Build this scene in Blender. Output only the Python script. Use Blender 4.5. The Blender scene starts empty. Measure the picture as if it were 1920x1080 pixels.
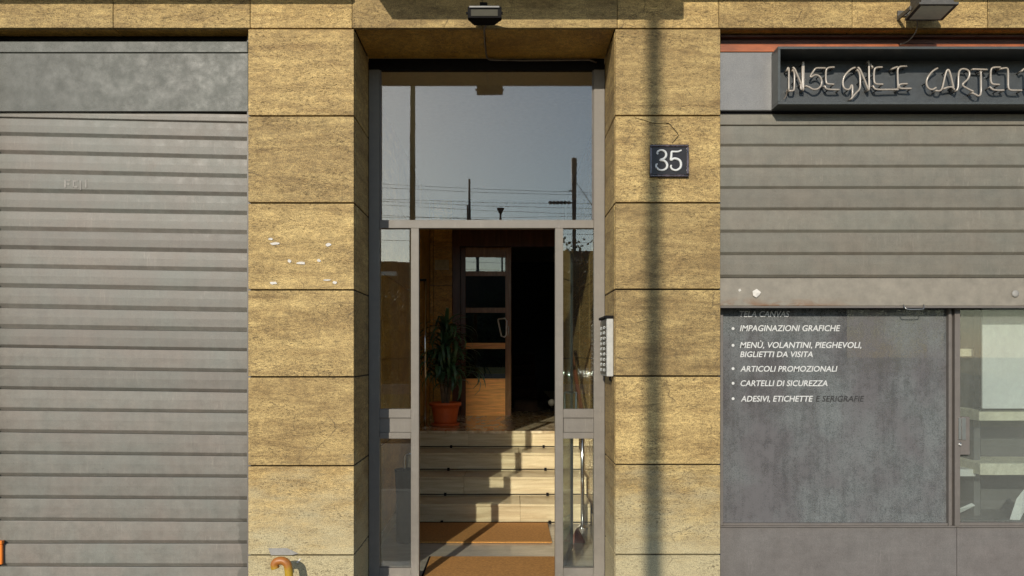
import bpy, bmesh, math, random
from mathutils import Vector, Matrix, noise
random.seed(7)
SC = bpy.context.scene
COL = SC.collection
PI = math.pi

# ------------------------------------------------------------------ camera, sky, sun, exposure
CAM_D, CAM_Z, FPX = 4.82, 1.6, 1460.0        # metres to the facade, eye height, focal length (1920 px wide)
VX, VY = 951.0, 664.0                        # vanishing point of the camera axis
cam = bpy.data.cameras.new('camera'); camo = bpy.data.objects.new('camera', cam); COL.objects.link(camo)
camo.location = (0, -CAM_D, CAM_Z); camo.rotation_euler = (PI/2, 0, 0)
cam.sensor_width = 36; cam.lens = FPX/1920*36
cam.shift_x = (960-VX)/1920; cam.shift_y = (VY-540)/1920
cam.clip_start = .05; cam.clip_end = 2000
SC.camera = camo

SUN = Vector((.285, 1.0, -.42)).normalized()
w = bpy.data.worlds.new('World'); SC.world = w; w.use_nodes = True
wn = w.node_tree.nodes; sky = wn.new('ShaderNodeTexSky'); sky.sky_type = 'NISHITA'; sky.sun_disc = False
sky.sun_elevation = math.asin(-SUN.z); sky.sun_rotation = math.atan2(-SUN.x, -SUN.y) % (2*PI)
sky.air_density = 1.0; sky.dust_density = .3
bg = wn['Background']; bg.inputs[1].default_value = .115
w.node_tree.links.new(sky.outputs[0], bg.inputs[0])
sl = bpy.data.lights.new('sun', 'SUN'); sl.energy = 2.7; sl.angle = math.radians(.42); sl.color = (1, .92, .78)
so = bpy.data.objects.new('sun', sl); COL.objects.link(so); so.rotation_euler = SUN.to_track_quat('-Z', 'Y').to_euler()
so.location = (-4, -12, 12)
SC.view_settings.view_transform = 'Standard'; SC.view_settings.look = 'None'
SC.view_settings.exposure = .68; SC.view_settings.gamma = 1; SC.view_settings.use_curve_mapping = False
SC.render.engine = 'CYCLES'
SC.cycles.max_bounces = 10; SC.cycles.transparent_max_bounces = 16
SC.cycles.use_denoising = True
SC.cycles.blur_glossy = .2; SC.cycles.sample_clamp_indirect = 0

# ------------------------------------------------------------------ helpers
def X(px, y=0.0): return (px-VX)/FPX*(CAM_D+y)
def Z(py, y=0.0): return CAM_Z+(VY-py)/FPX*(CAM_D+y)
def P(px, py, y=0.0): return Vector((X(px, y), y, Z(py, y)))

def link(name, me, m=None, parent=None, label=None):
    o = bpy.data.objects.new(name, me); COL.objects.link(o)
    if m is not None and me is not None and len(me.materials) == 0: me.materials.append(m)
    if parent: o.parent = parent
    if label: o['label'] = label
    return o
def tag(o, label=None, cat=None, group=None, kind=None):
    if label: o['label'] = label
    if cat: o['category'] = cat
    if group: o['group'] = group
    if kind: o['kind'] = kind
    return o
def thing(name, label, cat, group=None):
    return tag(bpy.data.objects.new(name, None) if False else link(name, None), label, cat, group)
def bm_box(bm, x0, x1, y0, y1, z0, z1, bev=0.0, segs=1):
    vs = [bm.verts.new(c) for c in ((x0,y0,z0),(x1,y0,z0),(x1,y1,z0),(x0,y1,z0),(x0,y0,z1),(x1,y0,z1),(x1,y1,z1),(x0,y1,z1))]
    fs = [bm.faces.new([vs[i] for i in f]) for f in ((0,3,2,1),(4,5,6,7),(0,1,5,4),(1,2,6,5),(2,3,7,6),(3,0,4,7))]
    if bev > 0:
        es = list({e for f in fs for e in f.edges})
        bmesh.ops.bevel(bm, geom=es, offset=bev, segments=segs, affect='EDGES', profile=.5)
    return vs
def mesh(name, bm, smooth=False):
    me = bpy.data.meshes.new(name)
    bmesh.ops.recalc_face_normals(bm, faces=bm.faces)
    bm.to_mesh(me); bm.free()
    if smooth:
        for p in me.polygons: p.use_smooth = True
    return me
def box(name, x0, x1, y0, y1, z0, z1, m, parent=None, bev=0.0, label=None):
    bm = bmesh.new(); bm_box(bm, min(x0,x1), max(x0,x1), min(y0,y1), max(y0,y1), min(z0,z1), max(z0,z1), bev)
    return link(name, mesh(name, bm), m, parent, label)
def boxes(name, lst, m, parent=None, bev=0.0, label=None):
    bm = bmesh.new()
    for b in lst:
        x0,x1,y0,y1,z0,z1 = b
        bm_box(bm, min(x0,x1), max(x0,x1), min(y0,y1), max(y0,y1), min(z0,z1), max(z0,z1), bev)
    return link(name, mesh(name, bm), m, parent, label)
def struct(o): o['kind'] = 'structure'; return o
def bm_tube(bm, pts, r, n=8, cap=True):
    pts = [Vector(p) for p in pts]
    rs = r if isinstance(r, (list, tuple)) else [r]*len(pts)
    rings = []; prev = None
    for i, p in enumerate(pts):
        t = (pts[min(i+1, len(pts)-1)]-pts[max(i-1, 0)]).normalized()
        if prev is None:
            a = Vector((0,0,1)) if abs(t.z) < .9 else Vector((1,0,0))
            u = t.cross(a).normalized()
        else:
            u = (prev - t*prev.dot(t)).normalized()
        prev = u; v = t.cross(u)
        rings.append([bm.verts.new(p+(u*math.cos(2*PI*k/n)+v*math.sin(2*PI*k/n))*rs[i]) for k in range(n)])
    for a, b in zip(rings, rings[1:]):
        for k in range(n): bm.faces.new((a[k], a[(k+1)%n], b[(k+1)%n], b[k]))
    if cap:
        bm.faces.new(rings[0][::-1]); bm.faces.new(rings[-1])
def smooth_path(pts, k=5):
    pts = [Vector(p) for p in pts]
    if len(pts) < 3: return pts
    out = []
    for i in range(len(pts)-1):
        p0 = pts[max(i-1,0)]; p1 = pts[i]; p2 = pts[i+1]; p3 = pts[min(i+2, len(pts)-1)]
        for j in range(k):
            t = j/k
            c = .5*((2*p1)+(p2-p0)*t+(2*p0-5*p1+4*p2-p3)*t*t+(-p0+3*p1-3*p2+p3)*t**3)
            out.append(c)
    out.append(pts[-1]); return out
def tube(name, pts, r, m, parent=None, n=8, label=None):
    bm = bmesh.new(); bm_tube(bm, pts, r, n)
    return link(name, mesh(name, bm, True), m, parent, label)
def lathe(name, prof, m, loc=(0,0,0), parent=None, n=32, label=None):
    bm = bmesh.new(); rings = []
    for r, z in prof:
        rings.append([bm.verts.new((loc[0]+r*math.cos(2*PI*k/n), loc[1]+r*math.sin(2*PI*k/n), loc[2]+z)) for k in range(n)])
    for a, b in zip(rings, rings[1:]):
        for k in range(n): bm.faces.new((a[k], a[(k+1)%n], b[(k+1)%n], b[k]))
    bm.faces.new(rings[0][::-1]); bm.faces.new(rings[-1])
    return link(name, mesh(name, bm, True), m, parent, label)

# ------------------------------------------------------------------ materials
class NT:
    def __init__(s, name):
        s.m = bpy.data.materials.new(name); s.m.use_nodes = True
        s.t = s.m.node_tree; s.n = s.t.nodes; s.b = s.n['Principled BSDF']; s.out = s.n['Material Output']
    def new(s, t, **k):
        n = s.n.new(t)
        for a, v in k.items(): setattr(n, a, v)
        return n
    def l(s, a, b): s.t.links.new(a, b)
    def pos(s, scale=(1,1,1), rand=0.0):
        g = s.new('ShaderNodeNewGeometry'); mp = s.new('ShaderNodeMapping'); mp.inputs['Scale'].default_value = scale
        s.l(g.outputs['Position'], mp.inputs['Vector'])
        if rand:
            oi = s.new('ShaderNodeObjectInfo'); mu = s.new('ShaderNodeMath', operation='MULTIPLY'); mu.inputs[1].default_value = rand
            s.l(oi.outputs['Random'], mu.inputs[0]); cx = s.new('ShaderNodeCombineXYZ')
            for i in range(3): s.l(mu.outputs[0], cx.inputs[i])
            s.l(cx.outputs[0], mp.inputs['Location'])
        return mp.outputs[0]
    def noise(s, vec, scale, detail=4, rough=.55, dist=0):
        n = s.new('ShaderNodeTexNoise'); n.inputs['Scale'].default_value = scale; n.inputs['Detail'].default_value = detail
        n.inputs['Roughness'].default_value = rough; n.inputs['Distortion'].default_value = dist
        s.l(vec, n.inputs['Vector']); return n.outputs[0]
    def ramp(s, fac, stops):
        r = s.new('ShaderNodeValToRGB'); e = r.color_ramp.elements
        while len(e) < len(stops): e.new(.5)
        for i, (p, c) in enumerate(stops):
            e[i].position = p; e[i].color = (c, c, c, 1) if isinstance(c, (int, float)) else (*c, 1)
        s.l(fac, r.inputs[0]); return r.outputs[0]
    def mix(s, fac, a, b, mode='MIX'):
        n = s.new('ShaderNodeMix', data_type='RGBA', blend_type=mode)
        for sock, v in ((n.inputs[0], fac), (n.inputs[6], a), (n.inputs[7], b)):
            if isinstance(v, (int, float)): sock.default_value = v if sock == n.inputs[0] else (v, v, v, 1)
            elif isinstance(v, tuple): sock.default_value = (*v, 1)
            else: s.l(v, sock)
        return n.outputs[2]
    def math(s, op, a, b=0.0, clamp=False):
        n = s.new('ShaderNodeMath', operation=op, use_clamp=clamp)
        for sock, v in ((n.inputs[0], a), (n.inputs[1], b)):
            if isinstance(v, (int, float)): sock.default_value = v
            else: s.l(v, sock)
        return n.outputs[0]
    def rand(s): return s.new('ShaderNodeObjectInfo').outputs['Random']
    def posz(s):
        g = s.new('ShaderNodeNewGeometry'); x = s.new('ShaderNodeSeparateXYZ'); s.l(g.outputs['Position'], x.inputs[0]); return x.outputs
    def bump(s, h, strength=.3, dist=.01):
        b = s.new('ShaderNodeBump'); b.inputs['Strength'].default_value = strength; b.inputs['Distance'].default_value = dist
        s.l(h, b.inputs['Height']); s.l(b.outputs[0], s.b.inputs['Normal'])
    def color(s, c):
        if isinstance(c, tuple): s.b.inputs['Base Color'].default_value = (*c, 1)
        else: s.l(c, s.b.inputs['Base Color'])
    def rough(s, r):
        if isinstance(r, (int, float)): s.b.inputs['Roughness'].default_value = r
        else: s.l(r, s.b.inputs['Roughness'])

def travertine(name, dark, light, pale=True, gain=1.0, rough=.75, gloss=None):
    t = NT(name)
    st = t.noise(t.pos((2.0, 2.0, 15), 23), 1.0, 9, .68, 1.0)
    fine = t.noise(t.pos((26, 26, 110), 23), 1.0, 5, .7, .5)
    blot = t.noise(t.pos((1, 1, 1.5), 11), 3.2, 6, .65)
    cl = t.noise(t.pos((1, 1, 1.5), 5), 26, 6, .75)
    sp = t.noise(t.pos(), 170, 3, .8)
    c = t.ramp(st, [(.30, dark), (.50, tuple(.45*a+.55*b for a, b in zip(dark, light))), (.68, light)])
    c = t.mix(.68, c, t.ramp(fine, [(.32, .55), (.62, 1.2)]), 'MULTIPLY')
    c = t.mix(.85, c, t.ramp(blot, [(.32, (.70,.66,.62)), (.68, (1.18,1.20,1.22))]), 'MULTIPLY')
    c = t.mix(.65, c, t.ramp(cl, [(.32, .55), (.66, 1.32)]), 'MULTIPLY')
    c = t.mix(.95, c, t.ramp(sp, [(.34, .40), (.47, .95), (.64, 1.5)]), 'MULTIPLY')
    rv = t.new('ShaderNodeMapRange'); rv.inputs[3].default_value = .78; rv.inputs[4].default_value = 1.12
    t.l(t.rand(), rv.inputs[0]); c = t.mix(1.0, c, rv.outputs[0], 'MULTIPLY')
    hue = t.math('FRACT', t.math('MULTIPLY', t.rand(), 7.3)); c = t.mix(t.math('MULTIPLY', hue, .35), c, t.mix(1.0, c, (1.0,.93,.90), 'MULTIPLY'))
    if pale:     # bleached, salted foot of the wall
        z = t.posz()[2]
        n1 = t.noise(t.pos((1.5, 1.5, 5)), 2.0, 6, .65)
        a = t.math('SUBTRACT', .92, z); a = t.math('MULTIPLY', a, 1.7)
        a = t.math('ADD', a, t.math('MULTIPLY', t.math('SUBTRACT', n1, .5), 2.2), True)
        sp2 = t.ramp(sp, [(.3, .35), (.6, 1.0)])
        c = t.mix(t.math('MULTIPLY', a, .8), c, t.mix(1.0, (.76, .66, .40), sp2, 'MULTIPLY'))
    # open pores, drawn out along the bedding
    pit = t.noise(t.pos((48, 48, 150), 31), 1.0, 5, .7, .6)
    zone = t.ramp(t.noise(t.pos((1.2, 1.2, 4), 17), 2.0, 4, .6), [(.36, 0), (.58, 1)])
    pm = t.math('MULTIPLY', t.ramp(pit, [(.57, 0), (.62, 1)]), zone)
    c = t.mix(t.math('MULTIPLY', pm, .75), c, (.09,.06,.028))
    # hairline cracks
    vo = t.new('ShaderNodeTexVoronoi', feature='DISTANCE_TO_EDGE'); vo.inputs['Scale'].default_value = 1.0
    wv = t.new('ShaderNodeVectorMath', operation='ADD'); nz = t.new('ShaderNodeTexNoise'); nz.inputs['Scale'].default_value = 9; nz.inputs['Detail'].default_value = 5
    t.l(t.pos((1,1,1), 13), nz.inputs['Vector']); sc_ = t.new('ShaderNodeVectorMath', operation='SCALE'); sc_.inputs[3].default_value = .22; t.l(nz.outputs['Color'], sc_.inputs[0])
    t.l(t.pos((2.6,2.6,5), 13), wv.inputs[0]); t.l(sc_.outputs[0], wv.inputs[1]); t.l(wv.outputs[0], vo.inputs['Vector'])
    ck = t.math('MULTIPLY', t.ramp(vo.outputs[0], [(.0, 1), (.010, 0)]), t.ramp(t.noise(t.pos((1,1,1), 29), 4.0, 3), [(.52, 0), (.60, 1)]))
    c = t.mix(t.math('MULTIPLY', ck, .75 if pale else 0.0), c, (.07,.045,.02))
    if gain != 1: c = t.mix(1.0, c, gain, 'MULTIPLY')
    t.color(c); t.rough(rough)
    if gloss: t.b.inputs['Specular IOR Level'].default_value = gloss
    h = t.math('SUBTRACT', t.math('ADD', t.math('MULTIPLY', fine, .5), t.math('MULTIPLY', sp, .5)), t.math('MULTIPLY', pm, 1.4))
    t.bump(h, .55, .003)
    return t.m

def marble(name, a, b, rough=.25, bump=.1, stretch=(1.3,1.3,16)):
    t = NT(name)
    n = t.noise(t.pos(stretch, 9), 1.6, 6, .6, .9); f = t.noise(t.pos((4,4,60), 9), 1.0, 4, .6); k = t.noise(t.pos(), 120, 2, .6)
    c = t.mix(t.ramp(n, [(.35, 0), (.66, 1)]), a, b)
    c = t.mix(.6, c, t.ramp(f, [(.3, .84), (.7, 1.1)]), 'MULTIPLY'); c = t.mix(.3, c, t.ramp(k, [(.3, .8), (.7, 1.15)]), 'MULTIPLY')
    t.color(c); t.rough(rough)
    if bump: t.bump(f, bump, .001)
    return t.m

def painted(name, base, alt, rough=.5, spec=.4, stains=.6, streak=.5, speck=.3, rnd=.12, bump=.15, scuff=.4):
    t = NT(name)
    a = t.noise(t.pos((1, 1, 1), 7), 2.3, 6, .65)
    b = t.noise(t.pos((20, 20, 1.3), 9), 1.0, 5, .65)
    hs = t.noise(t.pos((1.4, 1.4, 30), 9), 1.0, 5, .6)
    s = t.noise(t.pos(), 260, 2, .7)
    cl = t.noise(t.pos((1, 1, 1), 3), 14, 5, .7)
    c = t.mix(t.ramp(a, [(.35, 0), (.65, 1)]), base, alt)
    c = t.mix(stains, c, t.ramp(cl, [(.3, .78), (.7, 1.15)]), 'MULTIPLY')
    c = t.mix(streak, c, t.ramp(b, [(.3, .82), (.7, 1.12)]), 'MULTIPLY')
    c = t.mix(streak*.8, c, t.ramp(hs, [(.3, .82), (.7, 1.12)]), 'MULTIPLY')
    c = t.mix(speck, c, t.ramp(s, [(.3, .6), (.7, 1.4)]), 'MULTIPLY')
    scf = t.math('MULTIPLY', t.ramp(t.noise(t.pos((75, 75, 9), 9), 1.0, 4, .7), [(.55, 0), (.66, 1)]), t.ramp(t.noise(t.pos((1,1,1.6), 7), 3.4, 4, .6), [(.5, 0), (.68, 1)]))
    c = t.mix(t.math('MULTIPLY', scf, scuff), c, tuple(min(1, v*1.55+.03) for v in base))
    spk = t.ramp(t.noise(t.pos(), 60, 2, .6), [(.70, 0), (.74, 1)])
    c = t.mix(t.math('MULTIPLY', spk, scuff), c, tuple(v*.5 for v in base))
    rv = t.new('ShaderNodeMapRange'); rv.inputs[3].default_value = 1-rnd; rv.inputs[4].default_value = 1+rnd
    t.l(t.rand(), rv.inputs[0]); c = t.mix(1.0, c, rv.outputs[0], 'MULTIPLY')
    t.color(c); t.rough(t.ramp(cl, [(.3, rough-.08), (.7, rough+.12)])); t.b.inputs['Specular IOR Level'].default_value = spec
    if bump: t.bump(t.math('ADD', cl, t.math('MULTIPLY', s, .3)), bump, .004)
    return t.m

def plain(name, col, rough=.5, metal=0.0, spec=.5, var=.25, scale=25, stretch=(1,1,1), bump=0):
    t = NT(name)
    n = t.noise(t.pos(stretch, 5), scale, 5, .6)
    t.color(t.mix(1.0, col, t.ramp(n, [(.28, 1-var), (.72, 1+var)]), 'MULTIPLY'))
    t.rough(rough); t.b.inputs['Metallic'].default_value = metal; t.b.inputs['Specular IOR Level'].default_value = spec
    if bump: t.bump(n, bump, .004)
    return t.m

def glass(name, tint=(.93,.96,.95), f0=.09, dust_sheen=0.0, dust_sheen_col=(.3,.3,.3), lo=.4, hi=.7, rough=.0, base=0.0, tone=None):
    t = NT(name); t.n.remove(t.b)
    tr = t.new('ShaderNodeBsdfTransparent'); tr.inputs[0].default_value = (*tint, 1)
    gl = t.new('ShaderNodeBsdfGlossy'); gl.inputs['Roughness'].default_value = rough; gl.inputs[0].default_value = (1,.985,.93,1)
    # slight waviness of the pane
    bp = t.new('ShaderNodeBump'); bp.inputs['Strength'].default_value = .03; bp.inputs['Distance'].default_value = .002
    t.l(t.noise(t.pos(), 3.0, 2), bp.inputs['Height']); t.l(bp.outputs[0], gl.inputs['Normal'])
    lw = t.new('ShaderNodeLayerWeight'); lw.inputs[0].default_value = .5
    pw = t.math('POWER', lw.outputs['Facing'], 5)
    f = t.math('ADD', t.math('MULTIPLY', pw, 1-f0), f0, True)
    m1 = t.new('ShaderNodeMixShader'); t.l(f, m1.inputs[0]); t.l(tr.outputs[0], m1.inputs[1]); t.l(gl.outputs[0], m1.inputs[2])
    last = m1.outputs[0]
    if dust_sheen > 0:
        d = t.new('ShaderNodeBsdfDiffuse')
        a = t.noise(t.pos((1,1,1)), 3.0, 6, .65)
        b = t.noise(t.pos((24,24,2.2)), 1.0, 6, .7)
        s = t.noise(t.pos(), 190, 3, .75)
        cl = t.noise(t.pos(), 22, 5, .7)
        dc = t.mix(.6, dust_sheen_col, t.ramp(s, [(.3, .5), (.7, 1.6)]), 'MULTIPLY')
        if tone: dc = t.mix(t.ramp(t.noise(t.pos((1.2,1,.9)), 2.4, 3), [(.42, 0), (.62, 1)]), dc, tone)
        t.l(dc, d.inputs[0])
        k = t.math('ADD', t.math('MULTIPLY', t.ramp(a, [(.32, lo), (.68, hi)]), .5), t.math('MULTIPLY', t.ramp(b, [(.3, lo), (.7, hi)]), .35))
        k = t.math('ADD', k, t.math('MULTIPLY', t.ramp(cl, [(.35, 0), (.75, hi)]), .35))
        k = t.math('MULTIPLY', k, t.ramp(s, [(.3, .6), (.7, 1.35)]))
        k = t.math('ADD', t.math('MULTIPLY', k, dust_sheen), base, True)
        m2 = t.new('ShaderNodeMixShader'); t.l(k, m2.inputs[0]); t.l(last, m2.inputs[1]); t.l(d.outputs[0], m2.inputs[2]); last = m2.outputs[0]
    t.l(last, t.out.inputs['Surface'])
    return t.m

M = {}
M['stone'] = travertine('ochre_travertine', (.335,.218,.078), (.66,.475,.19))
M['stone_in'] = travertine('brown_travertine', (.42,.22,.035), (.62,.38,.09), pale=False, rough=.35)
M['polished'] = marble('polished_wall_marble', (.45,.29,.10), (.60,.42,.18), .16, 0)
M['joint'] = plain('dark_mortar', (.035,.025,.018), .9, var=.4)
M['marble'] = marble('cream_marble', (.58,.46,.27), (.78,.66,.41), .25)
M['marble_floor'] = marble('grey_marble_floor', (.42,.38,.30), (.54,.49,.40), .18, 0, (2,9,2))
M['landing'] = marble('brown_marble_floor', (.40,.30,.17), (.72,.62,.42), .14, 0, (6,2,2))
M['shutter_l'] = painted('taupe_shutter_paint', (.245,.213,.182), (.228,.226,.198), stains=.7, streak=.35)
M['shutter_r'] = painted('warm_shutter_paint', (.245,.215,.17), (.225,.215,.175), stains=.6, streak=.3)
M['fascia_l'] = painted('green_grey_metal', (.098,.10,.088), (.118,.124,.108), stains=.3, streak=.3, speck=1, rough=.5, rnd=.03, scuff=.05)
M['fascia_r'] = painted('silver_metal_panel', (.27,.265,.26), (.25,.245,.24), stains=.3, streak=.1, speck=.6, rough=.4)
M['frame'] = painted('taupe_frame_paint', (.265,.235,.198), (.25,.226,.195), stains=.4, streak=.3, speck=.15, rnd=.03)
M['panel'] = painted('taupe_panel', (.19,.17,.16), (.205,.19,.18), stains=.5, streak=.3, speck=.5, rnd=.03)
M['wframe'] = painted('window_frame_paint', (.20,.175,.155), (.19,.17,.155), stains=.4, streak=.3, rnd=.03)
def overpaint(m, x0, z1):
    t = NT.__new__(NT); t.m = m; t.t = m.node_tree; t.n = t.t.nodes; t.b = t.n['Principled BSDF']
    old = t.b.inputs['Base Color'].links[0].from_socket
    p = t.posz(); n = t.noise(t.pos((1,1,1)), 14, 3, .5)
    a = t.math('MULTIPLY', t.math('SUBTRACT', p[0], t.math('ADD', x0, t.math('MULTIPLY', n, .10))), 90, True)
    b = t.math('MULTIPLY', t.math('SUBTRACT', z1, p[2]), 12, True)
    c = t.mix(t.math('MULTIPLY', t.math('MULTIPLY', a, b), .75), old, (.15,.14,.12)); t.color(c)
overpaint(M['shutter_l'], X(420), Z(925))
M['black'] = plain('black_metal', (.013,.012,.013), .75, spec=.12)
M['darkred'] = plain('dark_red_board', (.09,.028,.015), .6, var=.5, stretch=(1,1,12), scale=4)
M['orange'] = plain('orange_strip', (.42,.11,.03), .5, var=.4, stretch=(1,1,3), scale=6)
M['sign'] = plain('sign_grey_paint', (.075,.08,.075), .4, var=.15)
M['signback'] = plain('sign_back', (.06,.066,.07), .5, var=.2)
M['neon'] = plain('milky_glass_tube', (.46,.40,.34), .25, spec=.6, var=.15)
M['chrome'] = plain('chrome', (.6,.6,.6), .15, 1.0, var=.05)
M['steel'] = plain('brushed_steel', (.55,.54,.52), .35, 1.0, var=.1)
M['knob'] = plain('dull_ivory_knob', (.05,.043,.025), .8)
M['brass'] = plain('brass', (.6,.45,.2), .25, 1.0, var=.1)
M['glass'] = glass('door_glass', f0=.088, dust_sheen=.012)
M['glass_leaf'] = glass('leaf_glass', tint=(.80,.90,.87), f0=.10, dust_sheen=.10, dust_sheen_col=(.3,.36,.38))  # bluish diffuse layer stands in for the reflection on the open leaf
M['shopglass'] = glass('dusty_shop_glass', f0=.06, dust_sheen=1.0, dust_sheen_col=(.20,.212,.212), lo=.05, hi=1.15, base=.17, tone=(.175,.168,.172))
M['shopglass2'] = glass('hazy_shop_glass', f0=.06, dust_sheen=.16, dust_sheen_col=(.34,.34,.31), lo=.4, hi=.9, base=.10)
M['wood'] = plain('orange_wood', (.80,.36,.09), .3, var=.3, stretch=(1.5,1,18), scale=3)  # orange brightened to carry the sun beam on the door's lower part
M['wood_mid'] = plain('brown_wood', (.26,.12,.045), .25, var=.3, stretch=(12,1,1.5), scale=3)
M['wood_dark'] = plain('dark_red_wood', (.10,.035,.015), .25, var=.35, stretch=(12,1,1), scale=3)
M['coir'] = plain('coir', (.40,.19,.045), .95, var=.3, scale=60, bump=.6)
M['terracotta'] = plain('terracotta_plastic', (.62,.12,.03), .4, var=.1)
M['leaf'] = plain('plant_leaf', (.05,.12,.06), .4, var=.35, scale=8)
M['bark'] = plain('bark', (.13,.09,.055), .9, var=.4, bump=.5)
M['soil'] = plain('soil', (.04,.025,.015), 1.0, var=.4)
M['yellow'] = None
M['white'] = plain('white_print', (.80,.80,.78), .6, var=.04)
M['greyprint'] = plain('grey_print', (.02,.019,.02), .6, var=.1)
M['paper'] = plain('torn_paper', (.80,.75,.68), .8, var=.12)
M['tape'] = plain('grey_tape', (.36,.34,.31), .6, var=.2)
M['cable'] = plain('taupe_cable', (.25,.20,.16), .6)
M['asphalt'] = plain('asphalt', (.05,.05,.052), .9, var=.3, scale=40, bump=.4)
M['paving'] = plain('paving', (.19,.18,.165), .85, var=.2, scale=12, bump=.2)
M['kerb'] = plain('kerb_stone', (.34,.33,.31), .85, var=.2)
M['plaster'] = plain('plaster', (.45,.38,.26), .9, var=.15, scale=6)
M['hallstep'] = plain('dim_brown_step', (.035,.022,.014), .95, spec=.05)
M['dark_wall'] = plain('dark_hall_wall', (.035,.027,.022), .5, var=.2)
M['ceiling'] = plain('ceiling_paint', (.55,.48,.36), .8, var=.1)
M['grey_wall'] = plain('grey_wall', (.20,.20,.19), .8, var=.15, scale=5)
M['dry_grass'] = plain('dry_grass', (.46,.37,.14), .95, var=.4, scale=3)
M['tree_leaf'] = plain('tree_leaf', (.055,.075,.03), .7, var=.4, scale=3)
M['concrete'] = plain('concrete', (.05,.045,.04), .9, var=.25, scale=3)
M['mast'] = plain('mast_steel', (.10,.11,.11), .6, .3)
M['pole'] = plain('olive_pole_paint', (.30,.27,.11), .5, var=.2)
M['lens'] = plain('lamp_lens', (.085,.08,.06), .6, spec=.12, var=.1)
M['lampgrey'] = plain('lamp_grey_metal', (.11,.10,.085), .5, var=.2)
M['card'] = plain('white_card', (.72,.74,.70), .7, var=.04, scale=3)
M['tapeyellow'] = plain('pale_yellow_board', (.74,.71,.54), .7, var=.2, scale=20)
t = NT('orange_yellow_pipe_paint')
n = t.noise(t.pos(), 18, 6, .7); z = t.posz()[2]
f = t.math('ADD', t.math('MULTIPLY', t.math('SUBTRACT', z, .30), 22), t.math('MULTIPLY', t.math('SUBTRACT', n, .5), 2.5), True)
t.color(t.mix(t.ramp(n, [(.62, 0), (.68, .8)]), t.mix(f, (.55,.34,.02), (.48,.17,.03)), (.16,.07,.03))); t.rough(.45); t.bump(n, .3, .004)
M['yellow'] = t.m

def scale_albedo(m, k):
    t = m.node_tree
    for n in list(t.nodes):
        if n.type in ('BSDF_PRINCIPLED', 'BSDF_DIFFUSE'):
            sock = n.inputs['Base Color'] if n.type == 'BSDF_PRINCIPLED' else n.inputs[0]
            mx = t.nodes.new('ShaderNodeMix'); mx.data_type = 'RGBA'; mx.blend_type = 'MULTIPLY'; mx.inputs[0].default_value = 1; mx.inputs[7].default_value = (k, k, k, 1)
            if sock.links: t.links.new(sock.links[0].from_socket, mx.inputs[6])
            else: mx.inputs[6].default_value = sock.default_value[:]
            t.links.new(mx.outputs[2], sock)
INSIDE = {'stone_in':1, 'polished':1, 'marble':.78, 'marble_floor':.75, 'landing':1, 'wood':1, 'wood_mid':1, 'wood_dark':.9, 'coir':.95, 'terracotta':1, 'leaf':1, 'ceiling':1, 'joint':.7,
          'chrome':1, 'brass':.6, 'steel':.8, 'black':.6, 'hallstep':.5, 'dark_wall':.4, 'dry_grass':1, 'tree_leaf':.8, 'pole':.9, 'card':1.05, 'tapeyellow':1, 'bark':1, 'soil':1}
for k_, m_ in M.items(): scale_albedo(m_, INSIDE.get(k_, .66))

# ------------------------------------------------------------------ ground and street
GX0, GX1 = -30, 30
struct(box('ground', -300, 300, -400, 60, -1.2, -.16, M['dry_grass']))
struct(box('pavement', GX0, GX1, -3.2, 0.02, -.3, 0, M['paving']))
struct(box('kerb', GX0, GX1, -3.36, -3.202, -.3, .003, M['kerb'], bev=.01))
struct(box('road', GX0, GX1, -9.4, -3.362, -.3, -.12, M['asphalt']))
struct(box('kerb', GX0, GX1, -9.56, -9.402, -.3, .003, M['kerb'], bev=.01))
struct(box('far_pavement', GX0, GX1, -12, -9.562, -.3, 0, M['paving']))

# ------------------------------------------------------------------ building shell (behind the cladding)
bld = thing('building', 'plastered apartment building rising above the stone shopfront band', 'building')
L0, L1 = X(465), X(664)                     # left pillar front edges
R0, R1 = X(1153.5), X(1351)                 # right pillar front edges
ZL = Z(53.5)                                # underside of the lintel band
YT = .5                                     # depth of the door recess
boxes('upper_wall', [(-7, 7, .04, .3, 4.3, 9)], M['plaster'], bld)
boxes('roof_slab', [(-7, 7, .302, 13, 4.1, 4.3)], M['plaster'], bld)
boxes('side_wall', [(-7, -6.8, .302, 13, 0, 4.098)], M['plaster'], bld)
boxes('side_wall', [(6.8, 7, .302, 13, 0, 4.098)], M['plaster'], bld)
boxes('back_wall', [(-6.798, 6.798, 12.8, 13, 0, 4.098)], M['plaster'], bld)
box('balcony_slab', X(735)-.285*1.0, X(1283)-.285*1.0, -1.0, -.002, Z(38)+.42, Z(38)+.60, M['plaster'], bld, .01)
rl = link('balcony_railing', None, None, bld)
bx0, bx1 = X(735)-.285, X(1283)-.285
boxes('rail', [(bx0, bx1, -.98, -.94, 5.1, 5.14)] + [(bx0+.1*i, bx0+.1*i+.015, -.967, -.953, 4.27, 5.1) for i in range(19)], M['black'], rl)
box('cornice', -6.9, bx0-.01, -.24, -.002, Z(9)+.101, Z(9)+.26, M['stone'], bld, .01)
box('cornice', bx1+.01, 6.9, -.24, -.002, Z(5)+.101, Z(5)+.26, M['stone'], bld, .01)

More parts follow.
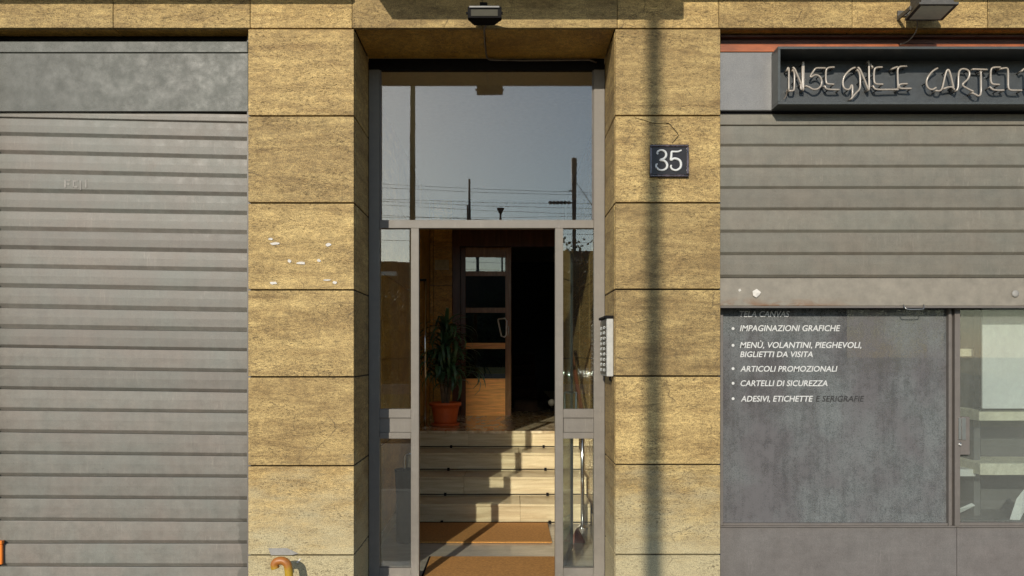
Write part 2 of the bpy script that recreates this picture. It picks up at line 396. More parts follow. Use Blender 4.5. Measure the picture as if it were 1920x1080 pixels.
# ------------------------------------------------------------------ stone pillars and lintel band
G = .0046                                    # half joint
def slab(parent, x0, x1, z0, z1, name='slab', y0=0.0, th=.03):
    j = random.uniform(-.0012, .0012)
    g = G
    bm = bmesh.new()
    bm_box(bm, x0+.0015, x1-.0015, y0+j, y0+th, z0+g, z1-g, .0028, 2)
    # nibbled arrises: nudge a few edge vertices
    return link(name, mesh(name, bm), M['stone'], parent)
def jamb_slab(parent, xf, sign, z0, z1, y0, y1, name='jamb_slab'):
    bm = bmesh.new(); a, b = sorted((xf, xf+sign*.03))
    bm_box(bm, a, b, y0, y1, z0+G, z1-G, .0025, 1)
    return link(name, mesh(name, bm), M['stone'], parent)

lp = thing('stone_pillar', 'ochre travertine pillar between the left shutter and the doorway, with white paper scraps', 'pillar', 'travertine pillars beside the doorway')
courses_l = [53.5, 217.3, 380.5, 543.5, 706.8, 873.5, 1041, 1149]
courses_r = [53.5, 216.8, 380.2, 542.5, 705.3, 871, 1040, 1149]
for a, b in zip(courses_l, courses_l[1:]):
    zt, zb = Z(a), max(0, Z(b))
    slab(lp, L0, L1-.0005, zb, zt)
    jamb_slab(lp, L1, -1, zb, zt, .036, YT-.002)
boxes('core', [(L0+.006, L1-.034, .032, .62, 0, ZL-.004), (L1-.033, L1-.0065, .031, YT+.1, 0, ZL-.004)], M['joint'], lp)
rp = thing('stone_pillar', 'ochre travertine pillar right of the doorway carrying the black number plate', 'pillar', 'travertine pillars beside the doorway')
for a, b in zip(courses_r, courses_r[1:]):
    zt, zb = Z(a), max(0, Z(b))
    slab(rp, R0, R1, zb, zt)
    jamb_slab(rp, R0, 1, zb, zt, .036, YT-.002)
boxes('core', [(R0+.034, R1-.006, .032, .62, 0, ZL-.004), (R0+.0065, R0+.033, .031, YT+.1, 0, ZL-.004)], M['joint'], rp)

lin = thing('stone_lintel', 'travertine band running across the top above shutters and doorway', 'stone band')
jx = [-400, -45, 212, 469, 660, 905, 1157.5, 1348, 1598, 1852, 2100, 2400]
for a, b in zip(jx, jx[1:]):
    slab(lin, X(a), X(b), ZL, ZL+.62)
for k, (a, b) in enumerate(zip(jx, jx[1:])):
    slab(lin, X(a), X(b), ZL+.62, 4.29)
boxes('core', [(X(-400), X(2400), .032, .29, ZL+.034, 4.28)], M['joint'], lin)
# soffits
def soffit(x0, x1, y1):
    bm = bmesh.new(); bm_box(bm, x0+.002, x1-.002, .0315, y1, ZL+.004, ZL+.033, .002)
    return link('soffit_slab', mesh('soffit_slab', bm), M['stone_in'], lin)
soffit(L1, (L1+R0)/2, YT-.002); soffit((L1+R0)/2, R0, YT-.002)
for a, b in ((-400, -45), (-45, 212), (212, 465)): soffit(X(a), X(b), .13)
for a, b in ((1351, 1598), (1598, 1852), (1852, 2400)): soffit(X(a), X(b), .16)
struct(boxes('ceiling', [(-1.2, .95, YT+.07, 12.79, 3.66, 3.8)], M['ceiling']))

# ------------------------------------------------------------------ left shop: fascia and roller shutter
lf = thing('shutter_fascia', 'flat grey-green metal box panel above the left roller shutter', 'fascia panel')
FY = .09
box('trim', X(-400,FY), X(465.5,FY)-.002, FY-.004, FY+.12, Z(98.5,FY), Z(78,FY), M['fascia_l'], lf, .003)
box('face_panel', X(-400,FY), X(465.5,FY)-.002, FY+.002, FY+.12, Z(208.5,FY), Z(99.6,FY), M['fascia_l'], lf, .002)
box('gap_board', X(-400,FY), X(465.5,FY)-.002, FY+.045, FY+.12, Z(78,FY)+.002, ZL+.002, M['black'], lf)  # black strip stands in for the lintel's shadow above the trim

sh = thing('roller_shutter', 'closed grey-brown roller shutter on the left with slightly tilted dusty slats', 'shutter')
right_y = [214, 231, 263.7, 298.4, 333.5, 367.8, 402.9, 438.8, 474.3, 509.4, 546.5, 584.9, 622, 658.4, 698, 736.3, 775.1, 816.3, 855.9, 895.9, 937.1, 979.2, 1019.6, 1063.7, 1106]
left_y = [206, 221.2, 253.9, 287.8, 323.7, 360, 395.5, 431.4, 466.5, 501.6, 538.4, 577.1, 615.5, 651.4, 691.4, 729.8, 769.8, 810.6, 851.4, 893.1, 934.7, 976.3, 1019.6, 1062.4, 1105]
SY = .115
def slat_mesh(xl, xr, zl1, zr1, zl0, zr0, y0, lip=.2, deep=.016):
    # cross-section: flat face then a lower part sloping back inwards; z1 top, z0 bottom
    bm = bmesh.new(); n = 14; rings = []
    for i in range(n+1):
        s = i/n; x = xl+(xr-xl)*s
        ex = s*1.0
        zt = zl1+(zr1-zl1)*s; zb = zl0+(zr0-zl0)*s
        h = zt-zb; wob = .0026*noise.noise(Vector((x*2.3, zt*5, 1.7)))
        prof = [(y0+.006+deep*.4, zt), (y0+.0015, zt-.001), (y0, zt-.004), (y0-.0015, zt-h*.4), (y0, zb+h*lip), (y0+.0015, zb+h*lip-.003), (y0+deep, zb+.0015), (y0+deep+.01, zb+.0015), (y0+deep+.01, zt)]
        rings.append([bm.verts.new((x, yy+wob, zz)) for yy, zz in prof])
    k = len(rings[0])
    for a, b in zip(rings, rings[1:]):
        for i in range(k): bm.faces.new((a[i], b[i], b[(i+1)%k], a[(i+1)%k]))
    bm.faces.new(rings[0]); bm.faces.new(rings[-1][::-1])
    return mesh('slat', bm)
for i in range(len(right_y)-1):
    xl, xr = X(-30, SY), X(466, SY)-.003
    # extrapolate the tilt to the left of the frame edge
    ext = 30/466
    la = left_y[i]-(right_y[i]-left_y[i])*ext; lb = left_y[i+1]-(right_y[i+1]-left_y[i+1])*ext
    link('slat', slat_mesh(xl, xr, Z(la,SY), Z(right_y[i],SY), Z(lb,SY), Z(right_y[i+1],SY), SY, .22 if i < 12 else .17), M['shutter_l'], sh)
zb_ = Z(1106,SY)
for i in range(1):
    box('bottom_bar', X(-30,SY), X(466,SY)-.003, SY-.004, SY+.03, .02, zb_-.002, M['shutter_l'], sh, .004)
struct(boxes('shop_room_wall', [(-6.79, L0-.001, .3, .45, 0, 4.09)], M['grey_wall']))
box('guide_rail', X(466,SY)-.0025, L0+.004, SY-.02, SY+.06, 0, ZL, M['wframe'], sh)
# neighbouring wall continuing beyond the frame on the left
lw_ = thing('stone_pillar', 'travertine pillar beyond the left shutter, cut off by the photo edge', 'pillar')
for a, b in zip(courses_l, courses_l[1:]): slab(lw_, X(-400), X(-34), max(0, Z(b)), Z(a))
boxes('core', [(X(-400)+.006, X(-34)-.006, .032, .3, 0, ZL-.004)], M['joint'], lw_)

res = thing('sticker_residue', 'faint pale remains of stuck-on letters on the fourth slat of the left shutter', 'sticker residue')
M['residue'] = plain('pale_residue', (.215,.198,.178), .7, var=.3); 
for a, b, c_, d_ in ((121,124,337,352),(125,133,337,340),(125,131,344,347),(137,140,338,351),(140,147,338,341),(140,146,349,352),(150,153,339,356),(160,163,337,352)):
    box('stroke', X(a,SY), X(b,SY), SY-.0032, SY-.0005, Z(d_,SY), Z(c_,SY), M['residue'], res)

# ------------------------------------------------------------------ right shop: recess, fascia, shutter, window
RX = 2330
rb = thing('fascia_trim', 'dark red board with an orange strip above the lettered sign box', 'trim')
box('board', R1+.002, X(RX,.12), .12, .16, Z(82,.12), ZL+.003, M['darkred'], rb)
box('ledge', R1+.002, X(RX,.12), .085, .1185, Z(70,.1)-.004, Z(70,.1)+.012, M['darkred'], rb, .002)
box('strip', R1+.002, X(RX,.1), .100, .1595, Z(97,.1), Z(82.3,.1)-.001, M['orange'], rb, .002)
rs = thing('roller_shutter', 'half-raised grey-brown roller shutter over the shop window, rusty bottom bar', 'shutter')
ys = [213, 236, 274.3, 314, 354, 394, 436, 478, 520.5]
SR = .06
xa, xb = R1+.004, X(RX, SR)
for a, b in zip(ys, ys[1:]):
    link('slat', slat_mesh(xa, xb, Z(a,SR), Z(a,SR), Z(b,SR), Z(b,SR), SR, .14, .014), M['shutter_r'], rs)
# bottom bar with rust
t = NT('rusty_bottom_bar_paint'); BAR = t.m
a = t.noise(t.pos((3,3,9)), 2.2, 7, .7, .4); z = t.posz()
e = t.math('SUBTRACT', Z(556,SR), z[2]); e = t.math('MULTIPLY', e, 14, True)
rx = t.math('MULTIPLY', t.math('SUBTRACT', X(1640), z[0]), 2.0, True)
rm = t.math('MULTIPLY', t.math('MULTIPLY', e, rx), t.ramp(a, [(.45, 0), (.6, 1)]))
cl = t.noise(t.pos(), 14, 5, .7)
c = t.mix(1.0, (.315,.28,.225), t.ramp(cl, [(.3, .8), (.7, 1.15)]), 'MULTIPLY')
t.color(t.mix(rm, c, (.24,.10,.03))); t.rough(.6); M['rusty'] = t.m; scale_albedo(t.m, .66)
bb = box('bottom_bar', xa, xb, SR-.006, SR+.02, Z(574,SR), Z(521.5,SR), M['rusty'], rs, .004)
box('bottom_lip', xa, xb, SR-.010, SR+.035, Z(577.5,SR), Z(574,SR)-.0005, M['wframe'], rs, .001)
hp = [P(1694, 571.5, SR-.012), P(1697, 577, SR-.03), P(1703, 580, SR-.034), P(1727, 580, SR-.034), P(1732, 578, SR-.03), P(1732, 571, SR-.012)]
tube('pull_handle', smooth_path(hp, 3), .0035, M['steel'], rs)
lathe('lock_boss', [(.0, 0), (.022, 0), (.022, .006), (.012, .009), (.0, .009)], M['tape'], (0,0,0), rs, 20)
o = [c for c in rs.children if c.name.startswith('lock_boss')][0]; o.location = P(1903, 551, SR-.006); o.rotation_euler = (PI/2, 0, 0)
tp = link('torn_label', None)
bm = bmesh.new()
vs = [(1411,546),(1419,541.5),(1427,548),(1424,553),(1418,558),(1412,554)]
f = [bm.verts.new(P(px, py, SR-.0085-random.uniform(0,.012))) for px, py in vs]; c0 = bm.verts.new(P(1418,549,SR-.02))
for i in range(6): bm.faces.new((f[i], f[(i+1)%6], c0))
COL.objects.unlink(tp); bpy.data.objects.remove(tp)
tag(link('torn_label', mesh('torn_label', bm), M['paper']), 'crumpled white label remnant on the bottom bar of the right shutter', 'label scrap')

WY = .165
win = thing('shop_window', 'dusty shop window with a white lettered service list under the half-raised shutter', 'window')
zt_, zb2 = Z(500,WY), Z(984,WY)
fr = boxes('frame', [
    (R1+.003, X(1354.5,WY), WY-.02, WY+.02, Z(984,WY), zt_),
    (X(1354.5,WY), X(1774,WY), WY-.022, WY+.02, Z(984,WY), Z(979.5,WY)),
    (X(1796,WY), X(RX,WY), WY-.022, WY+.02, Z(984,WY), Z(978.5,WY))], M['wframe'], win, .0015)
boxes('mullion', [(X(1774,WY), X(1779.5,WY), WY-.03, WY+.02, Z(984,WY), zt_), (X(1780.5,WY), X(1783.5,WY), WY-.014, WY+.02, Z(984,WY), zt_),
                  (X(1784.5,WY), X(1794.5,WY), WY-.036, WY+.02, Z(984,WY), zt_)], M['wframe'], win, .0018)
box('glass_pane', X(1354,WY), X(1775,WY), WY, WY+.006, Z(980,WY), zt_, M['shopglass'], win)
box('glass_pane', X(1794,WY), X(RX,WY), WY+.001, WY+.007, Z(980,WY), zt_, M['shopglass2'], win)
lk = box('lock_case', X(1794.5,WY), X(1812.5,WY), WY-.034, WY-.004, Z(851.5,WY), Z(781,WY), M['wframe'], win, .002)
box('latch_plate', X(1797,WY-.04), X(1802,WY-.04), WY-.044, WY-.0345, Z(824,WY-.04), Z(783.5,WY-.04), M['steel'], lk, .001)
box('latch_plate', X(1804,WY-.04), X(1811.5,WY-.04), WY-.040, WY-.0345, Z(825,WY-.04), Z(783.5,WY-.04), M['steel'], lk, .001)
kc = lathe('keyhole', [(.0,0),(.011,0),(.011,.006),(.004,.008),(.004,.003),(0,.003)], M['steel'], (0,0,0), lk, 20)
kc.location = P(1799.5, 833, WY-.034); kc.rotation_euler = (PI/2,0,0)
pz0, pz1 = Z(984.5,WY), .0
box('sill', R1+.003, X(RX,WY), WY-.028, WY+.03, Z(987,WY), Z(984,WY)-.0005, M['wframe'], win, .0015)
box('lower_panel', R1+.003, X(1791.5,WY), WY-.014, WY+.02, 0, Z(987.3,WY), M['panel'], win, .002)
box('lower_panel', X(1792.3,WY), X(RX,WY), WY-.014, WY+.02, 0, Z(987.3,WY), M['panel'], win, .002)

# lettering
def text_mesh(s, bold=.012):
    cu = bpy.data.curves.new('t', 'FONT'); cu.body = s; cu.size = 1; cu.offset = bold; cu.resolution_u = 3
    cu.space_character = 1.0; o = bpy.data.objects.new('t', cu); COL.objects.link(o)
    dg = bpy.context.evaluated_depsgraph_get(); me = bpy.data.meshes.new_from_object(o.evaluated_get(dg))
    bpy.data.objects.remove(o); return me
HM = text_mesh('H', .0); CAPH = max(v.co.y for v in HM.vertices)
def line(s, px0, px1, cap_top, base, m, parent, y=WY-.002, shear=.2, bold=.011):
    me = text_mesh(s, bold)
    xs = [v.co.x+shear*v.co.y for v in me.vertices]
    x0, x1 = min(xs), max(xs)
    sx = (X(px1,y)-X(px0,y))/(x1-x0); sz = (Z(cap_top,y)-Z(base,y))/CAPH
    for v in me.vertices:
        xx, yy = v.co.x, v.co.y
        v.co = Vector((X(px0,y)+(xx+shear*yy-x0)*sx, y, Z(base,y)+yy*sz))
    me.name = 'lettering'
    return link('lettering', me, m, parent)
let = [('TELA CANVAS', 1386.8, 1480.5, 583.5, 594.0), ('IMPAGINAZIONI GRAFICHE', 1387.3, 1575.6, 610, 620.8),
       ('MENÙ, VOLANTINI, PIEGHEVOLI,', 1387.3, 1615, 641.6, 652.3), ('BIGLIETTI DA VISITA', 1387.7, 1524, 659.2, 669.4),
       ('ARTICOLI PROMOZIONALI', 1388, 1570.3, 686.4, 696.7), ('CARTELLI DI SICUREZZA', 1388.5, 1551.6, 713.4, 723.8),
       ('ADESIVI, ETICHETTE', 1388.9, 1524.3, 742.4, 752.9)]
pane = [c for c in win.children if c.name.startswith('glass_pane')][0]
for s_, a, b, c_, d in let: line(s_, a, b, c_, d, M['white'], pane)
line('E SERIGRAFIE', 1529.4, 1620.6, 742.4, 752.9, M['greyprint'], pane)
for py in (616, 647.5, 691.2, 718.6, 747.5):
    bm = bmesh.new(); c0 = P(1374.5, py, WY-.002)
    bm.faces.new([bm.verts.new(c0+Vector((math.cos(a*PI/8)*.0092, 0, math.sin(a*PI/8)*.0092))) for a in range(16)])
    link('bullet', mesh('bullet', bm), M['white'], pane)

# shop interior
struct(boxes('shop_room_wall', [(R1-.2, X(RX), 2.6, 2.7, 0, 4.09), (R1-.21, R1-.05, .63, 2.6, 0, 4.09), (X(RX)-.01, X(RX)+.1, .2, 2.6, 0, 4.09)], M['grey_wall']))
struct(boxes('shop_floor', [(R1-.04, X(RX)-.02, .2, 2.59, -.05, .02)], M['grey_wall']))
struct(boxes('shop_ceiling', [(R1-.04, X(RX)-.02, .17, 2.59, 3.3, 3.4)], M['ceiling']))
cab = thing('shelf_unit', 'pale shelving behind the right shop glass, edges wrapped in yellowish tape', 'shelves')
def bx(name, a, b, c_, d, y, dep, m, par=None, **k): return box(name, X(a,y), X(b,y), y, y+dep, Z(d,y), Z(c_,y), m, par, **k)
bx('shelf', 1836, 2200, 769, 789, .34, .35, M['tapeyellow'], cab, bev=.003)
bx('shelf', 1838, 2200, 869, 891, .34, .35, M['tapeyellow'], cab, bev=.003)
bx('side_panel', 1826, 1838, 560, 985, .50, .35, M['grey_wall'], cab)
bx('back_panel', 1839, 2200, 560, 985, .72, .02, M['grey_wall'], cab)
tag(bx('white_board', 1842, 2150, 560, 766, .28, .012, M['card']), 'large blank white board leaning behind the right shop glass above the shelf', 'board')
tag(bx('small_shelf', 1793, 1828, 654, 668, .50, .2, M['tapeyellow']), 'short yellowish ledge beside the white board behind glass', 'ledge')
tag(bx('box_edge', 1794, 1830, 880, 893, .42, .2, M['card']), 'speckled white box edge left of the taped lower shelf', 'box')
for k, (pts, lab) in enumerate((([(1795,955),(1822,943),(1829,948),(1800,962)], 'crumpled papers on the shop floor shelf near the mullion'), ([(1893,974),(1906,935),(1922,915),(1935,930),(1912,976)], 'rolled white paper standing by the bottom right of the shop window'))):
    bm = bmesh.new(); yy = .36
    f1 = [bm.verts.new(P(px, py, yy+.02*(i%2))) for i, (px, py) in enumerate(pts)]; f2 = [bm.verts.new(P(px, py, yy+.07)) for px, py in pts]
    bm.faces.new(f1); bm.faces.new(f2[::-1])
    for i in range(len(f1)): bm.faces.new((f1[i], f1[(i+1)%len(f1)], f2[(i+1)%len(f1)], f2[i]))
    tag(link('paper', mesh('paper', bm), M['card']), lab, 'paper')
tag(bx('floor_shelf', 1790, 2200, 976, 1000, .34, .5, M['grey_wall']), 'low grey shelf along the bottom of the right shop window', 'shelf')
tag(bx('grey_card', 1638, 1724, 762, 787, .30, .01, M['card']), 'small pale blank card seen through the dusty left shop pane', 'card')
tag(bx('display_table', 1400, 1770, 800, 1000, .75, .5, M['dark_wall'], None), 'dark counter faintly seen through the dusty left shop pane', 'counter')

# ------------------------------------------------------------------ lettered neon sign
sg = thing('sign_box', 'dark grey sign box with INSEGNE E CARTELLI in unlit neon tubes', 'sign')
YF, YB = -.085, .118
sx0, sx1 = X(1458.5,YF), X(2330,YF); sz1, sz0 = Z(87,YF), Z(195.5,YF)
# surround: top, bottom, left, right, each a thin metal return
th = .016
boxes('case', [(sx0, sx1, YF, YB, sz1-th, sz1), (sx0, sx1, YF, YB, sz0, sz0+th), (sx0, sx0+th, YF+.0005, YB, sz0+th, sz1-th), (sx1-th, sx1, YF+.0005, YB, sz0+th, sz1-th)], M['sign'], sg, .0015)
box('back_panel', sx0+th+.001, sx1-th-.001, .10, .1175, sz0+th+.001, sz1-th-.001, M['signback'], sg)
def A(p): return (1440+p[0]/7.385, 80+p[1]/7.385)
def B(p): return (1660+p[0]/4.5, p[1]/4.5)
NY = .050
letters = [
 ('I', A, [[(262,385),(275,345),(290,352),(288,500),(288,655)], [(300,668),(345,668),(363,650),(366,540),(366,420),(345,380)]]),
 ('N', A, [[(350,345),(375,370),(415,470),(460,575)], [(455,575),(452,640),(470,655),(478,560),(474,400),(478,290),(487,258),(495,300),(493,480),(490,655)]]),
 ('S', A, [[(790,352),(720,352),(660,352),(625,400),(580,470),(600,480),(650,442),(710,458),(748,520),(738,600),(685,648),(620,650),(570,615),(525,600)]]),
 ('E', A, [[(915,340),(835,345),(803,375),(800,460),(802,540),(820,575),(910,577)], [(785,600),(800,635),(835,650),(985,652)]]),
 ('G', A, [[(1205,345),(1155,362),(1080,430),(1040,500),(1035,590),(1060,640),(1110,655),(1138,635),(1150,595),(1166,583),(1172,630),(1168,700),(1168,765)], [(1150,780),(1215,700),(1275,645),(1277,540),(1272,430),(1240,378)]]),
 ('N', A, [[(1250,345),(1275,370),(1330,500),(1385,640)], [(1395,655),(1402,640),(1398,450),(1398,300),(1392,258)], [(1420,300),(1450,345)]]),
 ('E', A, [[(1580,340),(1505,342),(1472,365),(1466,450),(1468,540),(1490,577),(1590,577)], [(1455,600),(1475,640),(1515,651),(1650,650),(1800,650)]]),
 ('E', B, [[(180,558),(125,560),(102,580),(104,650),(108,742)], [(185,708),(132,708),(112,722),(118,746),(160,748),(218,747)], [(60,580),(100,565)]]),
 ('C', B, [[(440,576),(400,598),(357,650),(343,700),(358,745),(395,760),(428,740)]]),
 ('A', B, [[(430,765),(455,770),(478,755),(495,680),(512,605),(530,583),(545,610),(560,670),(575,740)], [(497,748),(530,735),(565,735),(582,755)]]),
 ('R', B, [[(600,765),(615,740),(616,660),(620,600),(650,578),(700,590),(714,625),(695,675),(640,715),(685,745),(742,772)]]),
 ('T', B, [[(735,785),(765,800),(790,814),(808,790),(807,700),(806,604)], [(740,584),(800,586),(858,588)]]),
 ('E', B, [[(970,568),(910,568),(890,585),(888,640),(890,695),(908,713),(962,714)], [(885,735),(905,758),(950,763),(1000,762)]]),
 ('L', B, [[(975,580),(1022,572),(1036,585),(1036,670),(1036,742),(1052,762),(1100,763),(1150,763)]]),
 ('L', B, [[(1150,600),(1172,578),(1188,590),(1188,670),(1188,742),(1204,762),(1252,763),(1300,763)]]),
 ('I', B, [[(1350,575),(1352,670),(1350,765)]]),
]
def chaikin(pts, it=2):
    for _ in range(it):
        q = [pts[0]]
        for a_, b_ in zip(pts, pts[1:]): q += [a_.lerp(b_, .25), a_.lerp(b_, .75)]
        q.append(pts[-1]); pts = q
    return pts
for ch, F, strokes in letters:
    bm = bmesh.new(); sups = []
    for st in strokes:
        pts = [P(*F(p), NY-.003*math.sin(i*1.3)) for i, p in enumerate(st)]
        # ends bend back towards the panel
        a0 = pts[0]+Vector((0,.040,0)); a1 = pts[-1]+Vector((0,.040,0))
        path = chaikin(pts)
        bm_tube(bm, [a0, pts[0]+Vector((0,.012,0))]+path+[pts[-1]+Vector((0,.012,0)), a1], .0060, 8)
        for p in (pts[0], pts[-1], pts[len(pts)//2]):
            sups.append([p+Vector((0,.008,-.001)), Vector((p.x, .1005, p.z-.001))])
    l_ = link('neon_letter', mesh('neon_letter', bm, True), M['neon'], sg)
    for sp_ in sups: tube('tube_support', sp_, .0035, M['black'], l_, 6)
wp = [P(1475, 168, NY+.02), P(1475, 177, NY+.02), P(1472, 183, NY+.01), P(1469, 186, NY)]
tube('wire', smooth_path(wp), .0022, M['cable'], sg)

rf = thing('shutter_fascia', 'plain silver metal panel left of the lettered sign box', 'fascia panel')
box('face_panel', R1+.002, sx0+.012, .03, .15, Z(207,.03), Z(98,.03), M['fascia_r'], rf, .004)
box('shadow_gap', R1+.002, X(RX,.05), .055, .15, Z(213,.05), Z(207,.05)-.003, M['black'], rf)

# ------------------------------------------------------------------ number plate
npl = thing('number_plate', 'small black glazed plate with raised white number 35 on the right pillar', 'house number')
x0, x1, z0, z1 = X(1217.5), X(1290.5), Z(333), Z(272.5)
ny = -.004
bm = bmesh.new(); bm_box(bm, x0, x1, -.016, -.0015, z0, z1, .005, 2)
bk = link('plate', mesh('plate', bm), plain('black_glaze', (.014,.012,.012), .3, spec=.35, var=.3, scale=40), npl)
b = .0145
t = plain('worn_black_rim', (.06,.045,.05), .16, spec=1.0, var=.9, scale=45)  # glossy black, mottled and paler than the plate
boxes('rim', [(x0, x1, -.026, -.0165, z1-b, z1), (x0, x1, -.026, -.0165, z0, z0+b), (x0, x0+b, -.0262, -.0165, z0+b, z1-b), (x1-b, x1, -.0262, -.0165, z0+b, z1-b)], t, npl, .006)
def C_(p): return P(1120+p[0]/4.5, 180+p[1]/4.5, -.020)
three = [(512,492),(505,478),(520,462),(548,458),(575,475),(580,505),(560,530),(532,541),(565,548),(588,575),(584,608),(555,626),(520,622),(498,600),(497,580),(508,574)]
five = [(710,458),(680,470),(640,470),(627,474),(624,510),(622,540),(650,528),(690,540),(706,572),(698,608),(665,627),(632,618),(620,596),(626,584)]
for st in (three, five):
    pts = smooth_path([C_(p) for p in st], 5); n_ = len(pts)
    rs_ = [.0054+.0026*math.sin(PI*i/(n_-1)) for i in range(n_)]
    tube('digit', pts, rs_, M['white'], npl, 8)
tag(tube('wire', smooth_path([P(1190,220.5,-.003), P(1210,226,-.004), P(1226,231,-.004), P(1252,231,-.005), P(1262,240,-.008), P(1271.5,252,-.008), P(1268,259,-.006), P(1260,269,-.004)], 5), .0015, M['black']), 'thin loose wire looping above the black number plate', 'wire')
# ------------------------------------------------------------------ paper scraps on the left pillar
def scrap(name, pts, m, label, cat, group=None, y=-.0035):
    bm = bmesh.new(); f1 = [bm.verts.new(P(px, py, y-random.uniform(0,.0015))) for px, py in pts]; f2 = [bm.verts.new(P(px, py, y+.0021)) for px, py in pts]
    bm.faces.new(f1); bm.faces.new(f2[::-1])
    for i in range(len(pts)): bm.faces.new((f1[i], f1[(i+1)%len(pts)], f2[(i+1)%len(pts)], f2[i]))
    return tag(link(name, mesh(name, bm), m), label, cat, group)
def rag(cx, cy, w_, h_, n=9):
    return [(cx+w_/2*math.cos(2*PI*i/n)*random.uniform(.75,1.2), cy+h_/2*math.sin(2*PI*i/n)*random.uniform(.6,1.3)) for i in range(n)]
for (cx, cy, w_, h_, lab) in [(507.5,448.5,9,5,'tiny white paper scrap above the forked one on the left pillar'),(515,457,20,5,'forked white paper scrap at the upper left of the pillar slab'),
    (616,459,11,6,'white paper scrap at the upper right of the pillar slab'),(543,489.5,9,6,'square white scrap near the middle of the pillar slab'),
    (564.5,493.5,17,5,'long white scrap at the centre of the pillar slab'),(597.5,488.5,7,6,'faint white scrap right of the centre pair'),
    (513,530.5,13,6,'white scrap at the lower left of the pillar slab'),(628,529.5,9,6,'white scrap at the lower right of the pillar slab'),(613,525,14,3,'thin pale scrap left of the lower right scrap')]:
    scrap('paper_scrap', rag(cx, cy, w_, h_), M['paper'], lab, 'paper scrap', 'paper scraps on the left pillar')
scrap('tape_strip', [(503,1028),(538,1027.5),(560,1038),(548,1040.5),(508,1041)], M['tape'], 'grey strip of adhesive tape above the yellow bent pipe', 'tape')
scrap('paper_sliver', [(562,1047),(564.5,1048),(558,1056),(555.5,1055)], M['paper'], 'white sliver stuck to the pillar right of the yellow pipe', 'paper scrap')
scrap('paint_chip', [(1384,543.5),(1388,541),(1390,545),(1386,547)], M['paper'], 'tiny white chip left of the crumpled label on the shutter bar', 'paper scrap', y=SR-.0085)

# ------------------------------------------------------------------ door frame with transom and side lights
df = thing('door_frame', 'taupe painted metal entrance frame with transom and narrow side lights', 'door frame')
FY = YT; FD = .055
def fb(name, a, b, c_, d, y=FY, dep=FD, m='frame', par=df, bev=.002): return box(name, X(a,FY), X(b,FY), y, y+dep, Z(d,FY), Z(c_,FY), M[m], par, bev)
fb('head_rail', 691, 1133, 109.5, 130, y=FY+.002, m='black')  # shade of the gap at the frame head put into the black colour
xl_, xr_ = L1+.002, R0-.002
box('side_post', xl_, X(711.5,FY), FY, FY+FD, .04, Z(130,FY)-.001, M['frame'], df, .002)
box('side_post', X(1113.5,FY), xr_, FY, FY+FD, .04, Z(130,FY)-.001, M['frame'], df, .002)
box('door_post', X(770.5,FY), X(785.5,FY), FY-.004, FY+FD, .04, Z(428,FY), M['frame'], df, .002)
box('door_post', X(1040.8,FY), X(1056,FY), FY-.004, FY+FD, .04, Z(428,FY), M['frame'], df, .002)
box('transom_bar', X(711.7,FY), X(1113.3,FY), FY-.003, FY+FD, Z(428,FY)+.0005, Z(412.5,FY), M['frame'], df, .002)
for a, b in ((711.7, 770.3), (1056.2, 1113.3)):
    r_ = boxes('mid_rail', [(X(a,FY), X(b,FY), FY, FY+FD, Z(783.5,FY), Z(767,FY)), (X(a,FY), X(b,FY), FY, FY+FD, Z(822.5,FY), Z(811,FY))], M['frame'], df, .0015)
    box('inset_panel', X(a,FY), X(b,FY), FY+.012, FY+FD-.01, Z(810.5,FY), Z(784,FY), M['frame'], r_, .001)
    box('glass_pane', X(a,FY), X(b,FY), FY+.024, FY+.03, Z(766.5,FY), Z(429,FY), M['glass'], df)
    box('glass_pane', X(a,FY), X(b,FY), FY+.024, FY+.03, .14, Z(823,FY), M['glass'], df)
    box('bottom_rail', X(a,FY), X(b,FY), FY, FY+FD, .04, .139, M['frame'], df, .0015)
box('transom_glass', X(711.7,FY), X(1113.3,FY), FY+.024, FY+.03, Z(412,FY), Z(130.5,FY), M['glass'], df)
bd = boxes('glazing_bead', [(X(711.7,FY), X(714.5,FY), FY+.008, FY+.0235, Z(411.8,FY), Z(131,FY)), (X(1111,FY), X(1113.3,FY), FY+.008, FY+.0235, Z(411.8,FY), Z(131,FY))], M['wframe'], df, .001)

# open glass leaf
lh = Vector((.355, .565, 0)); le = Vector((.515, 1.42, 0)); d = (le-lh).normalized(); nrm = Vector((-d.y, d.x, 0)); LL = (le-lh).length
leaf = thing('glass_door_leaf', 'narrow-framed glass entrance door standing open behind the right side light', 'door')
leaf.location = lh; leaf.rotation_euler = (0,0,math.atan2(d.y, d.x))
zt2 = 2.44
box('glass_pane', .03, LL-.03, -.004, .004, .09, zt2-.04, M['glass_leaf'], leaf)
ring = boxes('frame', [(0, .03, -.014, .014, .055, zt2), (LL-.03, LL, -.014, .014, .055, zt2), (.0305, LL-.0305, -.0135, .0135, .055, .09), (.0305, LL-.0305, -.0135, .0135, zt2-.04, zt2)], M['wframe'], leaf, .002)
tube('knob_stem', [(.22,.004,1.25),(.22,.06,1.25)], .008, M['brass'], leaf)
k_ = lathe('knob', [(0,-.026),(.014,-.022),(.024,-.01),(.027,0),(.024,.012),(.014,.022),(0,.026)], M['knob'], (0,0,0), leaf, 20); k_.location = (.22,.075,1.25)
tube('pull_bar', [(LL-.12,-.004,1.0),(LL-.12,-.05,1.0),(LL-.12,-.05,1.3),(LL-.12,-.004,1.3)], .009, M['steel'], leaf)

